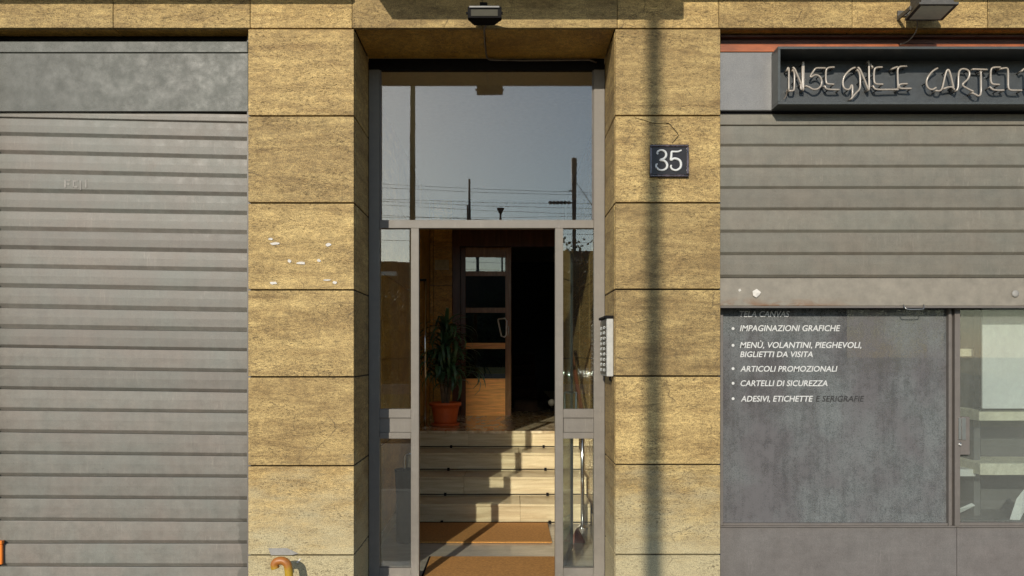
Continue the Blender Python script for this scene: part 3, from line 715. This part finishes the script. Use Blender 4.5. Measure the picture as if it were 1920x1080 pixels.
# ------------------------------------------------------------------ entrance hall
WXL, WXR = -1.05, .80
YR = 2.34; RI, TR = .184, .40; F0 = .04; FL = F0+4*RI; YL = YR+3*TR; YD = 5.55
struct(box('recess_floor', L1+.001, R0-.001, .0, YT+.06, 0, F0, M['marble_floor'], bev=.004))
struct(boxes('lobby_floor', [(WXL, WXR, YT+.062, YR+.5, -.05, F0)], M['marble_floor']))
# lobby floor slabs (joints)
sf = M['marble_floor']
struct(boxes('lobby_wall', [(WXL-.12, WXL, .622, YD, 0, 3.659)], M['stone_in']))
struct(boxes('lobby_wall', [(WXR, WXR+.12, .622, YD, 0, 3.659)], M['joint']))
for s_, xw in ((1, WXL), (-1, WXR)):
    for iz, (z0_, z1_) in enumerate(((.14,.85),(.85,1.56),(1.56,2.27),(2.27,2.98),(2.98,3.65))):
        for iy in range(5):
            y0_ = .64+iy*.98; a, b = sorted((xw, xw+s_*.018))
            box('slab', a, b, y0_+.003, y0_+.974, z0_+.003, z1_-.003, M['polished'] if s_ < 0 else M['stone_in'], [o for o in bpy.data.objects if o.name.startswith('lobby_wall')][0 if s_ == 1 else 1], .002)
    a, b = sorted((xw, xw+s_*.026))
    box('skirting', a, b, .64, YR-.01, F0+.001, .139, M['marble'], [o for o in bpy.data.objects if o.name.startswith('lobby_wall')][0 if s_ == 1 else 1], .002)
# staircase
stc = thing('marble_staircase', 'four cream marble steps with thin carpet rods leading up to the landing', 'staircase')
for i in range(4):
    y = YR+i*TR; z0_, z1_ = F0+i*RI, F0+(i+1)*RI
    sp_ = [(WXL+.03, -.42), (-.42, WXR-.03)] if i % 2 else [(WXL+.03, .12), (.12, WXR-.03)]
    for a, b in sp_: box('riser', a+.0008, b-.0008, y, y+.025, z0_+.001, z1_-.028, M['marble'], stc, .001)
    for a, b in sp_: box('tread', a+.0008, b-.0008, y-.012, y+(TR-.001 if i < 3 else .3), z1_-.0275, z1_, M['marble'] if i < 3 else M['landing'], stc, .004)
    boxes('step_core', [(WXL+.03, WXR-.03, y+.0255, y+TR+.6, -.04+i*.001, z1_-.028)], M['joint'], stc)
    rz = z0_+.018; rd = tube('stair_rod', [(WXL+.03, y-.016, rz), (WXR-.03, y-.016, rz)], .0045, M['black'], stc)
    for bxx in (-.60, .39): box('rod_bracket', bxx-.012, bxx+.012, y-.026, y-.0005, rz-.014, rz+.014, M['black'], rd, .002)
struct(boxes('landing_floor', [(WXL, WXR, YL+.301, 12.7, FL-.2, FL)], M['landing']))
# landing partition with wooden door
ptn = thing('stone_partition', 'brown stone wall panel at the back left of the landing', 'wall')
def pb(name, a, b, c_, d, y, dep, m, par, bev=.002, **k): return box(name, X(a,y), X(b,y), y, y+dep, Z(d,y), Z(c_,y), M[m], par, bev, **k)
xs_ = [WXL+.02, X(812.5,YD), X(848,YD)]
zs_ = [FL, Z(690,YD), Z(610,YD), Z(535.5,YD), Z(453.5,YD), 3.655]
for a, b in zip(xs_, xs_[1:]):
    for c_, d_ in zip(zs_, zs_[1:]): box('slab', a+.003, b-.003, YD, YD+.03, c_+.003, d_-.003, M['stone_in'], ptn, .002)
box('core', WXL+.02, X(848,YD), YD+.03, YD+.12, FL, 3.655, M['joint'], ptn)
wd = thing('wooden_door', 'dark and orange wooden door with four glass panels on the landing', 'door')
zt3 = Z(462, YD)
DY = YD+.02
pb('door_jamb', 848.5, 863, 462, 780, DY, .12, 'wood_dark', wd)
box('header', X(848.5,DY), WXR-.02, DY, DY+.12, zt3+.003, 3.655, M['wood_dark'], wd, .002)
pb('stile', 864, 873, 464, 780, DY+.03, .05, 'wood_dark', wd)
st_ = pb('stile', 947.5, 958.5, 464, 780, DY+.03, .05, 'wood_mid', wd)
for a, b in ((464, 482), (509, 517.5), (577, 586.5), (643, 654)): pb('rail', 873.2, 947.3, a, b, DY+.032, .045, 'wood_mid' if a < 600 else 'wood', wd)
pb('kick_panel', 873.2, 947.3, 710, 780, DY+.034, .04, 'wood', wd)  # lower panel takes the wood with sunlight put into its colour
M['doorglass'] = glass('dark_door_glass', tint=(.25,.25,.25), f0=.13)
for a, b in ((482.2, 508.8), (517.7, 576.8), (586.7, 642.8), (654.2, 709.8)): pb('glass_pane', 873.2, 947.3, a, b, DY+.05, .006, 'doorglass', wd, 0)
hy = DY-.02
M['pale_metal'] = plain('pale_worn_chrome', (.75,.72,.68), .4, .5)  # bright reflection of the chrome handle put into a pale colour
tube('handle', [P(x_, y_, hy) for x_, y_ in ((934,598),(947,597),(950,602),(949,628),(946,632),(940,630),(934,602),(934,598))], .010, M['pale_metal'], wd)
tube('latch', [P(951.5,611,hy), P(953,613,hy), P(953,628,hy), P(951,629,hy)], .005, M['chrome'], wd)
# hall beyond
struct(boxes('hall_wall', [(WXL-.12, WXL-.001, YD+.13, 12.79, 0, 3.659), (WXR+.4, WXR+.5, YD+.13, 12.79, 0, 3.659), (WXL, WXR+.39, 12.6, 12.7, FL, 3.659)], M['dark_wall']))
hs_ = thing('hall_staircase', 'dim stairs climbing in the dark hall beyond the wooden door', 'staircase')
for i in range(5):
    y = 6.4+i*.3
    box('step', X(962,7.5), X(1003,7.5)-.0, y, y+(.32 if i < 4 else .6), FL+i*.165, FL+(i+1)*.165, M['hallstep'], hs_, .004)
# mats
def mat_(x0, x1, y0, y1, label, skew=0):
    bm = bmesh.new(); n = 10
    bm_box(bm, x0, x1, y0, y1, F0+.002, F0+.016, .004, 2)
    return tag(link('doormat', mesh('doormat', bm), M['coir']), label, 'doormat', 'coir mats in the entrance')
m1 = mat_(-.585, .362, .06, 1.13, 'orange-brown coir mat lying across the doorway threshold')
mat_(-.86, .37, 1.59, 2.325, 'orange-brown coir mat at the foot of the marble steps')
tag(box('mat_border', -.600, -.587, .06, 1.145, F0+.002, F0+.012, M['black'], None, .002), 'black rubber edging strip along the left of the threshold mat', 'edging')
# potted plant
pc = Vector((-.715, 4.18, FL))
pt = thing('potted_plant', 'bushy dark green dracaena in a terracotta-orange pot on the landing', 'plant')
pt.location = pc
lathe('saucer', [(0,0),(.15,0),(.17,.025),(.165,.03),(.145,.015),(0,.012)], M['terracotta'], (0,0,0), pt)
lathe('pot', [(0,.02),(.125,.02),(.133,.06),(.155,.19),(.165,.225),(.182,.23),(.186,.255),(.182,.27),(.168,.27),(.160,.235),(0,.234)], M['terracotta'], (0,0,0), pt)
lathe('soil', [(0,.236),(.158,.236),(.150,.248),(.05,.255),(0,.255)], M['soil'], (0,0,0), pt)
for k, (tx, ty, h_) in enumerate(((.0,.02,.62),(-.05,-.04,.45),(.06,.0,.38))):
    tube('trunk', smooth_path([(tx*.4,ty*.4,.24),(tx*.8,ty,.24+h_*.5),(tx*1.3,ty,.24+h_)],4), [.022]*9, M['bark'], pt)
leaf_ms = []
for v in range(8):
    bm = bmesh.new(); L_ = .40+.07*v*.6; seg = 8; droop = .75+.28*(v % 4); w0 = .021+.003*(v%3); prev = None; pos = Vector((0,0,0)); ang = 1.15-.12*(v%3)
    for i in range(seg+1):
        s = i/seg; ww = w0*math.sin(PI*min(1, .12+s*.88))**.7 if s < 1 else .001
        l = bm.verts.new(pos+Vector((0, -ww, .006))); c = bm.verts.new(pos); r = bm.verts.new(pos+Vector((0, ww, .006)))
        if prev: bm.faces.new((prev[0], prev[1], c, l)); bm.faces.new((prev[1], prev[2], r, c))
        prev = (l, c, r); ang -= droop*2.3/seg*(.5+s); pos = pos+Vector((math.cos(ang), 0, math.sin(ang)))*L_/seg
    me = mesh('leaf', bm, True); me.materials.append(M['leaf']); leaf_ms.append(me)
for k in range(190):
    tx, ty, h0 = random.choice(((0,.02,.86),(0,.02,.75),(0,.02,.95),(-.065,-.04,.70),(-.06,-.04,.6),(.075,0,.62),(.07,0,.52),(0,0,1.0)))
    o = link('leaf', random.choice(leaf_ms), None, pt)
    o.location = (tx, ty, h0+random.uniform(-.13,.08)); o.rotation_euler = (random.uniform(-.2,.2), random.uniform(-.62,.15)*(1 if h0<.9 else 1.6), random.uniform(0, 2*PI))
    s_ = random.uniform(.66,.98); o.scale = (s_, s_, s_)
# chrome fittings
hr = thing('handrail', 'chrome newel post and sloping handrail on the right of the steps', 'handrail')
hx = .675
tube('post', [(hx,2.17,F0+.004),(hx,2.17,1.06)], .017, M['chrome'], hr, 14)
lathe('flange', [(0,0),(.05,0),(.05,.008),(.03,.014),(.02,.03),(0,.03)], M['chrome'], (hx,2.17,F0+.002), hr)
tube('rail', smooth_path([(hx,2.17,1.05),(hx,2.25,1.10),(hx,3.5,1.70),(hx,3.7,1.76),(hx,4.5,1.76)],5), .021, M['wood_dark'], hr, 12)
tube('post', [(hx,3.7,FL+.002),(hx,3.7,1.75)], .015, M['chrome'], hr, 12)
tube('post', [(hx,4.45,FL+.002),(hx,4.45,1.75)], .015, M['chrome'], hr, 12)
cp = thing('chrome_pole', 'bright chrome pole standing on the landing behind the plant', 'pole')
tube('tube', [(-.925,3.95,FL+.012),(-.925,3.95,2.42)], .017, M['chrome'], cp, 14)
lathe('flange', [(0,0),(.045,0),(.045,.01),(.02,.015),(0,.015)], M['chrome'], (-.925,3.95,FL+.001), cp, 20)
box('wall_bracket', WXL+.02, -.91, 3.94, 3.96, 2.42, 2.45, M['black'], cp, .003)
for k, (a, b, lab) in enumerate(((786,805,'small printed notice at the left end of the brown landing wall'),(815,842,'small printed notice on the brown landing wall, nearest the door'))):
    nb = tag(box('notice', X(a,YD-.01), X(b,YD-.01), YD-.006, YD-.002, Z(506,YD), Z(487,YD), plain('notice_paper', (.42,.36,.22), .7)), lab, 'notice', 'notices on the landing wall')
ust = thing('umbrella_stand', 'dark round umbrella stand by the left wall of the hall', 'umbrella stand')
lathe('body', [(0,0),(.085,0),(.09,.02),(.085,.3),(.10,.58),(.105,.6),(.09,.6),(.078,.3),(.075,.02),(0,.02)], M['black'], (-.835,1.66,F0+.002), ust)
um = thing('umbrella', 'furled dark umbrella with a chrome hook handle in the stand', 'umbrella')
tube('canopy', [(-.82,1.66,.08),(-.825,1.66,.35),(-.85,1.64,.60)], [.012,.03,.018], M['black'], um)
tube('hook', smooth_path([(-.85,1.64,.60),(-.855,1.64,.70),(-.85,1.64,.755),(-.82,1.64,.775),(-.79,1.64,.76),(-.785,1.64,.735)],4), .009, M['chrome'], um)
bm = bmesh.new(); c = Vector((.585, 1.60, F0+.002))
v = [bm.verts.new(c+Vector(q)) for q in ((-.055,0,0),(.06,0,0),(.06,.10,0),(-.055,.10,0),(-.015,.02,.115),(.005,.06,.115))]
for f in ((0,1,4),(1,2,5,4),(2,3,5),(3,0,4,5),(0,3,2,1)): bm.faces.new([v[i] for i in f])
tag(link('door_wedge', mesh('door_wedge', bm), plain('red_brown_rubber', (.16,.045,.02), .6)), 'red-brown wedge holding the glass door open', 'door stop')

# ------------------------------------------------------------------ intercom
ic = thing('intercom', 'tall white and steel doorbell panel fixed on the right door jamb', 'intercom')
iy0, iy1 = .07, .40; iz0, iz1 = Z(706,iy0), Z(597,iy0); ix1 = R0-.001; ix0 = ix1-.042
box('housing', ix0, ix1, iy0, iy1, iz0, iz1, plain('off_white_metal', (.40,.395,.37), .35, var=.12), ic, .004)
box('face_plate', ix0-.003, ix0-.0003, iy0+.012, iy1-.012, iz0+.01, iz1-.01, M['steel'], ic, .001)
box('rain_hood', ix0-.012, ix1, iy0-.008, iy1+.008, iz1+.0005, iz1+.018, M['black'], ic, .003)
for i in range(9):
    for yy in (iy0+.05, iy0+.20):
        zc = iz0+.03+i*.034
        box('button', ix0-.006, ix0-.0032, yy, yy+.03, zc+.003, zc+.014, M['tape'], ic, .001)
        box('name_tag', ix0-.005, ix0-.0032, yy+.036, yy+.10, zc, zc+.018, M['card'], ic, .0005)
bt = tube('cable_tail', smooth_path([(ix1-.014,.1,iz0),(ix1-.018,.11,iz0-.015),(ix1-.008,.13,iz0-.03)],4), .006, M['black'], ic)

# ------------------------------------------------------------------ lamps over the door and the sign
l1 = thing('floodlight', 'small black floodlight mounted above the doorway', 'floodlight')
yf = -.17
ax0, ax1, az0, az1 = X(877,yf), X(940.5,yf), Z(33,yf), Z(12.5,yf)
bm = bmesh.new()
fr_ = [(ax0,yf,az0),(ax1,yf,az0),(ax1,yf,az1),(ax0,yf,az1)]
yb = -.045; bk_ = [(X(889,yb),yb,Z(47.5,yb)-.0),(X(927,yb),yb,Z(47.5,yb)),(X(927,yb),yb,az1-.02),(X(889,yb),yb,az1-.02)]
f1 = [bm.verts.new(p) for p in fr_]; f15 = [bm.verts.new((p[0],yf+.035,p[2])) for p in fr_]; f2 = [bm.verts.new(p) for p in bk_]
bm.faces.new(f1); bm.faces.new(f2[::-1])
for a, b in ((f1,f15),(f15,f2)):
    for i in range(4): bm.faces.new((a[i], a[(i+1)%4], b[(i+1)%4], b[i]))
link('housing', mesh('housing', bm), M['black'], l1)
bz = .006
box('lens', X(883,yf), X(933.5,yf), yf-.004, yf-.0005, Z(30.5,yf), Z(18,yf), M['lens'], l1, .001)
box('top_rim', X(880,yf), X(936.5,yf), yf-.012, yf-.0007, Z(15.8,yf), Z(12.3,yf), M['fascia_r'], l1, .0015)
box('wall_bracket', X(900), X(914), -.046, -.0015, Z(30), Z(10), M['black'], l1, .002)
for px in (873.5, 942.5): 
    s_ = tube('side_bolt', [(X(px,yf), yf+.02, Z(22,yf)), (X(px+ (4 if px<900 else -4),yf), yf+.02, Z(22,yf))], .009, M['black'], l1)
cpath = [(X(913,-.03), -.04, Z(41,-.03)), (X(910.5,-.012), -.012, Z(50,-.01)), (X(909), -.007, ZL+.004), (X(908,.03), .03, ZL-.004)]
cpath = smooth_path(cpath, 3)+[Vector((X(908.5,.2), .2, ZL-.004)), Vector((X(912,.42), .42, ZL-.004))]+smooth_path([(X(913,.455), .455, ZL-.006), (X(917,.475), .475, ZL-.012), (X(924,.48), .48, ZL-.014)], 3)
yc = .485
cpath += [Vector((X(980,yc), yc, ZL-.015)), Vector((X(1060,yc), yc, ZL-.013)), Vector((X(1105,yc), yc, ZL-.011)), Vector((X(1119,yc), yc, ZL-.03))]
tag(tube('cable', cpath, .0055, M['cable'], None, 8), 'taupe cable running from the door floodlight along the stone soffit', 'cable')

l2 = thing('floodlight', 'grey ribbed floodlight pointing down over the lettered sign box', 'floodlight')
zL = 3.632; y0_, y1_ = -.30, -.075
nx0, nx1 = X(1723.5,y0_), X(1798,y0_); fx0, fx1 = X(1696,y1_), X(1766.5,y1_)
bm = bmesh.new()
lo = [(fx0,y1_,zL),(fx1,y1_,zL),(nx1,y0_,zL),(nx0,y0_,zL)]
cxm = (fx0+fx1+nx0+nx1)/4
a = [bm.verts.new(p) for p in lo]; b = [bm.verts.new((p[0],p[1],p[2]+.012)) for p in lo]
cI = [bm.verts.new((cxm+(p[0]-cxm)*.86, -.1875+(p[1]+.1875)*.86, p[2]+.0135)) for p in lo]
cT = [bm.verts.new((cxm+(p[0]-cxm)*.62, -.1875+(p[1]+.1875)*.62, p[2]+.10)) for p in lo]
bm.faces.new(a[::-1]); bm.faces.new(cT)
for q, r in ((a,b),(b,cI),(cI,cT)):
    for i in range(4): bm.faces.new((q[i], q[(i+1)%4], r[(i+1)%4], r[i]))
link('housing', mesh('housing', bm), M['lampgrey'], l2)
bm = bmesh.new(); cym = (y0_+y1_)/2
g1 = [bm.verts.new((cxm+(p[0]-cxm)*.82, cym+(p[1]-cym)*.80, zL-.002)) for p in lo]; g2 = [bm.verts.new((cxm+(p[0]-cxm)*.82, cym+(p[1]-cym)*.80, zL-.0005)) for p in lo]
bm.faces.new(g1); bm.faces.new(g2[::-1])
for i in range(4): bm.faces.new((g1[i], g1[(i+1)%4], g2[(i+1)%4], g2[i]))
link('lens', mesh('lens', bm), plain('pale_lamp_glass', (.80,.77,.62), .4, spec=.3, var=.08), l2)
bmr = bmesh.new()
for i in range(12):
    s_ = i/11; xx = cxm-.085+.17*s_
    bm_box(bmr, xx, xx+.004, cym-.075, cym+.075, zL+.045, zL+.115)
link('cooling_ribs', mesh('cooling_ribs', bmr), M['lampgrey'], l2)
boxes('wall_bracket', [(cxm-.11, cxm-.10, y1_-.08, -.0015, zL+.03, zL+.055), (cxm+.10, cxm+.11, y1_-.08, -.0015, zL+.03, zL+.055), (cxm-.11, cxm+.11, -.012, -.0015, zL+.0555, zL+.09)], M['lampgrey'], l2, .001)
tag(tube('cable', smooth_path([P(1719,38,-.07), P(1720,48,-.03), P(1716,62,-.01), P(1706,74,.02), P(1696,81,.05), P(1688,83,.07)],4), .0035, M['cable']), 'short cable hanging from the grey floodlight to the sign box', 'cable')

# ------------------------------------------------------------------ yellow bent pipe and orange box at the pavement
yp = -.16
pp = [P(515.5,1064,yp), P(512.8,1058,yp), P(515,1051,yp), P(522,1048,yp)-Vector((0,0,.0)), P(532,1049.5,yp), P(540,1056,yp), P(543.5,1068,yp), P(544.5,1080,yp)]
pts = smooth_path([P(516.5,1066,yp), P(515,1058,yp), P(520,1052.5,yp), P(530,1051.5,yp), P(538,1057,yp), P(541,1068,yp), P(542.5,1085,yp)], 5)
pts.append(Vector((X(543.5,yp), yp, .0)))
tag(tube('bent_pipe', pts, .0245, M['yellow'], None, 16), 'yellow and orange hooked pipe standing in front of the left pillar', 'pipe')
M['orange_plastic'] = plain('orange_plastic', (.75,.19,.02), .4, var=.1)
ob = thing('plastic_box', 'bright orange plastic box cut off by the left edge of the photo', 'box')
ym = .088
box('body', X(-70,ym), X(3.2,ym), ym, ym+.02, Z(1059,ym), Z(1021,ym), M['orange_plastic'], ob, .004)
box('lid', X(-72,ym), X(4.2,ym), ym-.006, ym+.022, Z(1021,ym)+.001, Z(1014,ym), M['orange_plastic'], ob, .003)

# ------------------------------------------------------------------ across the street (seen in the glass)
lampp = thing('street_lamp', 'olive street lamp pole across the street whose shadow falls on the right pillar', 'street lamp')
PX_, PY_ = -1.92, -9.9
tube('pole', [(PX_,PY_,0),(PX_,PY_,3),(PX_+.01,PY_,9.2)], [.068,.063,.045], M['pole'], lampp, 16)
tube('arm', smooth_path([(PX_+.01,PY_,9.15),(PX_+.01,PY_+.3,9.5),(PX_+.01,PY_+1.4,9.6)],5), .03, M['pole'], lampp)
box('lamp_head', PX_-.12, PX_+.14, PY_+1.3, PY_+1.9, 9.56, 9.66, M['mast'], lampp, .02)
def env(px, py, D, y_glass=YT):   # point seen mirrored in the door glass at virtual depth D
    yr = 2*(YT+.024)-(D-CAM_D)
    return Vector(((px-VX)/FPX*D, yr, CAM_Z+(VY-py)/FPX*D))
for k, (px, top, D, lab) in enumerate(((880,336,36,'slim railway mast mirrored at the centre of the transom'),(1076.5,297,36,'taller railway mast with insulators mirrored at the transom right'))):
    ms = thing('railway_mast', lab, 'mast', 'masts along the railway')
    a = env(px, top, D); x, y = a.x, a.y
    tube('mast', [(x,y,0),(x,y,a.z*.7),(x,y,a.z)], [.11,.085,.045 if k == 0 else .13], M['mast'], ms, 8)
    if k == 1:
        for j, zz in enumerate((380, 358)):
            e_ = env(1028 if j == 0 else 1066, zz, D); tube('arm', [(x,y,e_.z),(e_.x,y,e_.z)], .03, M['mast'], ms, 6)
            if j == 0:
                for q in range(6):
                    c_ = Vector((e_.x+q*.17+.1, y, e_.z)); lathe('insulator', [(0,-.09),(.07,-.06),(.11,0),(.07,.06),(0,.09)], M['mast'], c_, ms, 10)
        tube('stay_wire', [env(1079,340,D), env(1118,392,D)+Vector((2,0,-3))], .015, M['mast'], ms, 6)
    else:
        tube('strut', [env(876,385,D), env(878.5,412,D)+Vector((0,0,-2))], .035, M['mast'], ms, 6)
for k, (pa, pb_, D) in enumerate((((715,345),(1113,361),34),((715,352),(1113,366),34),((715,373),(1113,382),30),((715,377),(1113,391),31),((715,404),(1113,416),30),((715,408),(1113,405),33),((715,384),(1113,402),33),((715,425),(1113,440),30),((715,450),(1113,455),31))):
    a, b = env(*pa, D), env(*pb_, D); dd = (b-a).normalized()
    pts = [a-dd*14, a-dd*5, a, (a+b)/2-Vector((0,0,.05)), b, b+dd*5, b+dd*14]
    tag(tube('overhead_wire', pts, .008, M['mast'], None, 5), 'overhead railway wire mirrored in the door glass, '+('topmost of all','second from the top','the upper of the closely paired middle wires','the lower of the closely paired middle wires','just above the transom bar','crossing the lowest one in the transom','falling across the lower transom','at the top of the side lights','lowest in the side lights')[k], 'wire', 'overhead wires of the railway')
fl = thing('stadium_lamp', 'funnel-shaped lamp head on a short mast mirrored low in the transom', 'lamp')
a = env(938.5, 400, 34)
tube('mast', [(a.x,a.y,0),(a.x,a.y,a.z)], .05, M['mast'], fl, 8)
lathe('lamp_head', [(0,0),(.06,0),(.16,.2),(.17,.24),(0,.24)], M['mast'], (a.x,a.y,a.z-.02), fl, 14)
# low building
a = env(690, 490, 32)
dp = thing('depot_building', 'low dark depot with a pale ledge beyond the street', 'building')
bz1 = CAM_Z+(VY-490)/FPX*32; by = a.y
box('wall', -14, env(745,490,32).x, by-8, by, -.1, bz1, M['concrete'], dp)
box('wall', env(745,490,32).x+.002, -3.002, by-8, by-.4, -.1, bz1+.02, M['concrete'], dp)
box('wall', -1.198, 14, by-8, by-.8, -.1, 5.95, M['concrete'], dp)
box('wall', -3.0, -1.202, by-8, by-.1, -.1, 6.1, M['concrete'], dp)
for i in range(9): box('window', -13.5+i*1.1, -12.7+i*1.1, by+.001, by+.05, bz1-1.0, bz1-.4, M['lens'], dp)
box('ledge', -14, env(745,490,32).x, by+.002, by+.35, bz1-.62, bz1-.45, M['card'], dp, .01)
# guard rail
gr = thing('guard_rail', 'pale metal guard rail in front of the shrubs across the street', 'guard rail')
box('beam', -12, 10, -13.15, -13.08, .62, .86, M['tape'], gr, .01)
for i in range(11): box('post', -12+i*2.1, -11.9+i*2.1, -13.07, -12.97, 0, .9, M['tape'], gr, .01)
# dry verge
bm = bmesh.new()
for i in range(9000):
    x, y = random.uniform(-10, 9), random.uniform(-22, -12.1); zz = max(0, (-12-y))*.09-.16
    h = random.uniform(.12,.5); a = random.uniform(0, PI); wv = Vector((math.cos(a), math.sin(a), 0))*.012; tip = Vector((x+random.uniform(-.15,.15), y+random.uniform(-.15,.15), zz+h)); b0 = Vector((x,y,zz))
    bm.faces.new([bm.verts.new(b0-wv), bm.verts.new(b0+wv), bm.verts.new(tip)])
tag(link('dry_grass', mesh('dry_grass', bm), M['dry_grass']), 'dry yellow grass on the verge across the street', 'grass', kind='stuff')
bm = bmesh.new(); q = [(-30,-12,-.16),(30,-12,-.16),(30,-24,.92),(-30,-24,.92),(-30,-24,-1),(30,-24,-1),(30,-12,-1),(-30,-12,-1)]
v = [bm.verts.new(p) for p in q]
for f in ((0,1,2,3),(3,2,5,4),(4,5,6,7),(7,6,1,0),(0,3,4,7),(1,6,5,2)): bm.faces.new([v[i] for i in f])
struct(link('verge', mesh('verge', bm), M['dry_grass']))
# shrubs and trees
def tree(px, top, D, w_, lab, n=1500, cat='tree', trunk=True, low=.3):
    a = env(px, top, D); root = thing('tree' if trunk else 'shrub', lab, cat, 'trees and shrubs along the verge'); root.location = (a.x, a.y, 0)
    H = a.z
    tp_ = [(0,0,0),(.05,.03,H*.35),(-.05,0,H*.62),(.0,0,H*.85)]
    tube('trunk', smooth_path(tp_,3), [.13*(1-i/12) + .02 for i in range(10)], M['bark'], root, 8)
    bm = bmesh.new(); blobs = [(random.uniform(-.5,.5)*w_, random.uniform(-.5,.5)*w_, H*random.uniform(low,.86), random.uniform(.25,.5)*w_) for _ in range(16)]
    for i in range(n):
        bx_, by_, bz_, br = random.choice(blobs); dv = Vector((random.gauss(0,1), random.gauss(0,1), random.gauss(0,.8))).normalized()*br*random.uniform(.5,1)
        p = Vector((bx_,by_,bz_))+dv
        p.z = min(p.z, H*random.uniform(.95,1.02)); s = random.uniform(.05,.11)
        u = Vector((random.gauss(0,1), random.gauss(0,1), random.gauss(0,1))).normalized(); v_ = u.orthogonal().normalized()
        bm.faces.new([bm.verts.new(p-u*s), bm.verts.new(p-v_*s*.6), bm.verts.new(p+u*s), bm.verts.new(p+v_*s*.6)])
    link('crown', mesh('crown', bm), M['tree_leaf'], root)
    return root
tree(1045, 470, 29, 3.0, 'loose shrubby tree mirrored in the right side light', 2600)
tree(1105, 455, 30, 3.0, 'taller leafy tree beyond the verge at the right', 2600)
tree(1180, 470, 31, 3.4, 'broad tree standing right of the taller leafy tree', 1600)
tree(960, 500, 31, 3.2, 'low rounded tree opposite the doorway', 2000)
tree(870, 505, 31, 3.0, 'low tree beside the depot, left of the rounded tree', 2000)
tree(700, 560, 26, 2.6, 'dark bushy shrub before the depot, further left', 2200, 'shrub', False, .1)
tree(760, 520, 25, 2.2, 'dark upright shrub before the depot wall', 2200, 'shrub', False, .1)
tree(610, 500, 27, 3.0, 'spreading tree at the far left of the verge', 1500)
tree(1075, 580, 25, 2.4, 'rounded shrub under the taller leafy tree', 1800, 'shrub', False, .1)
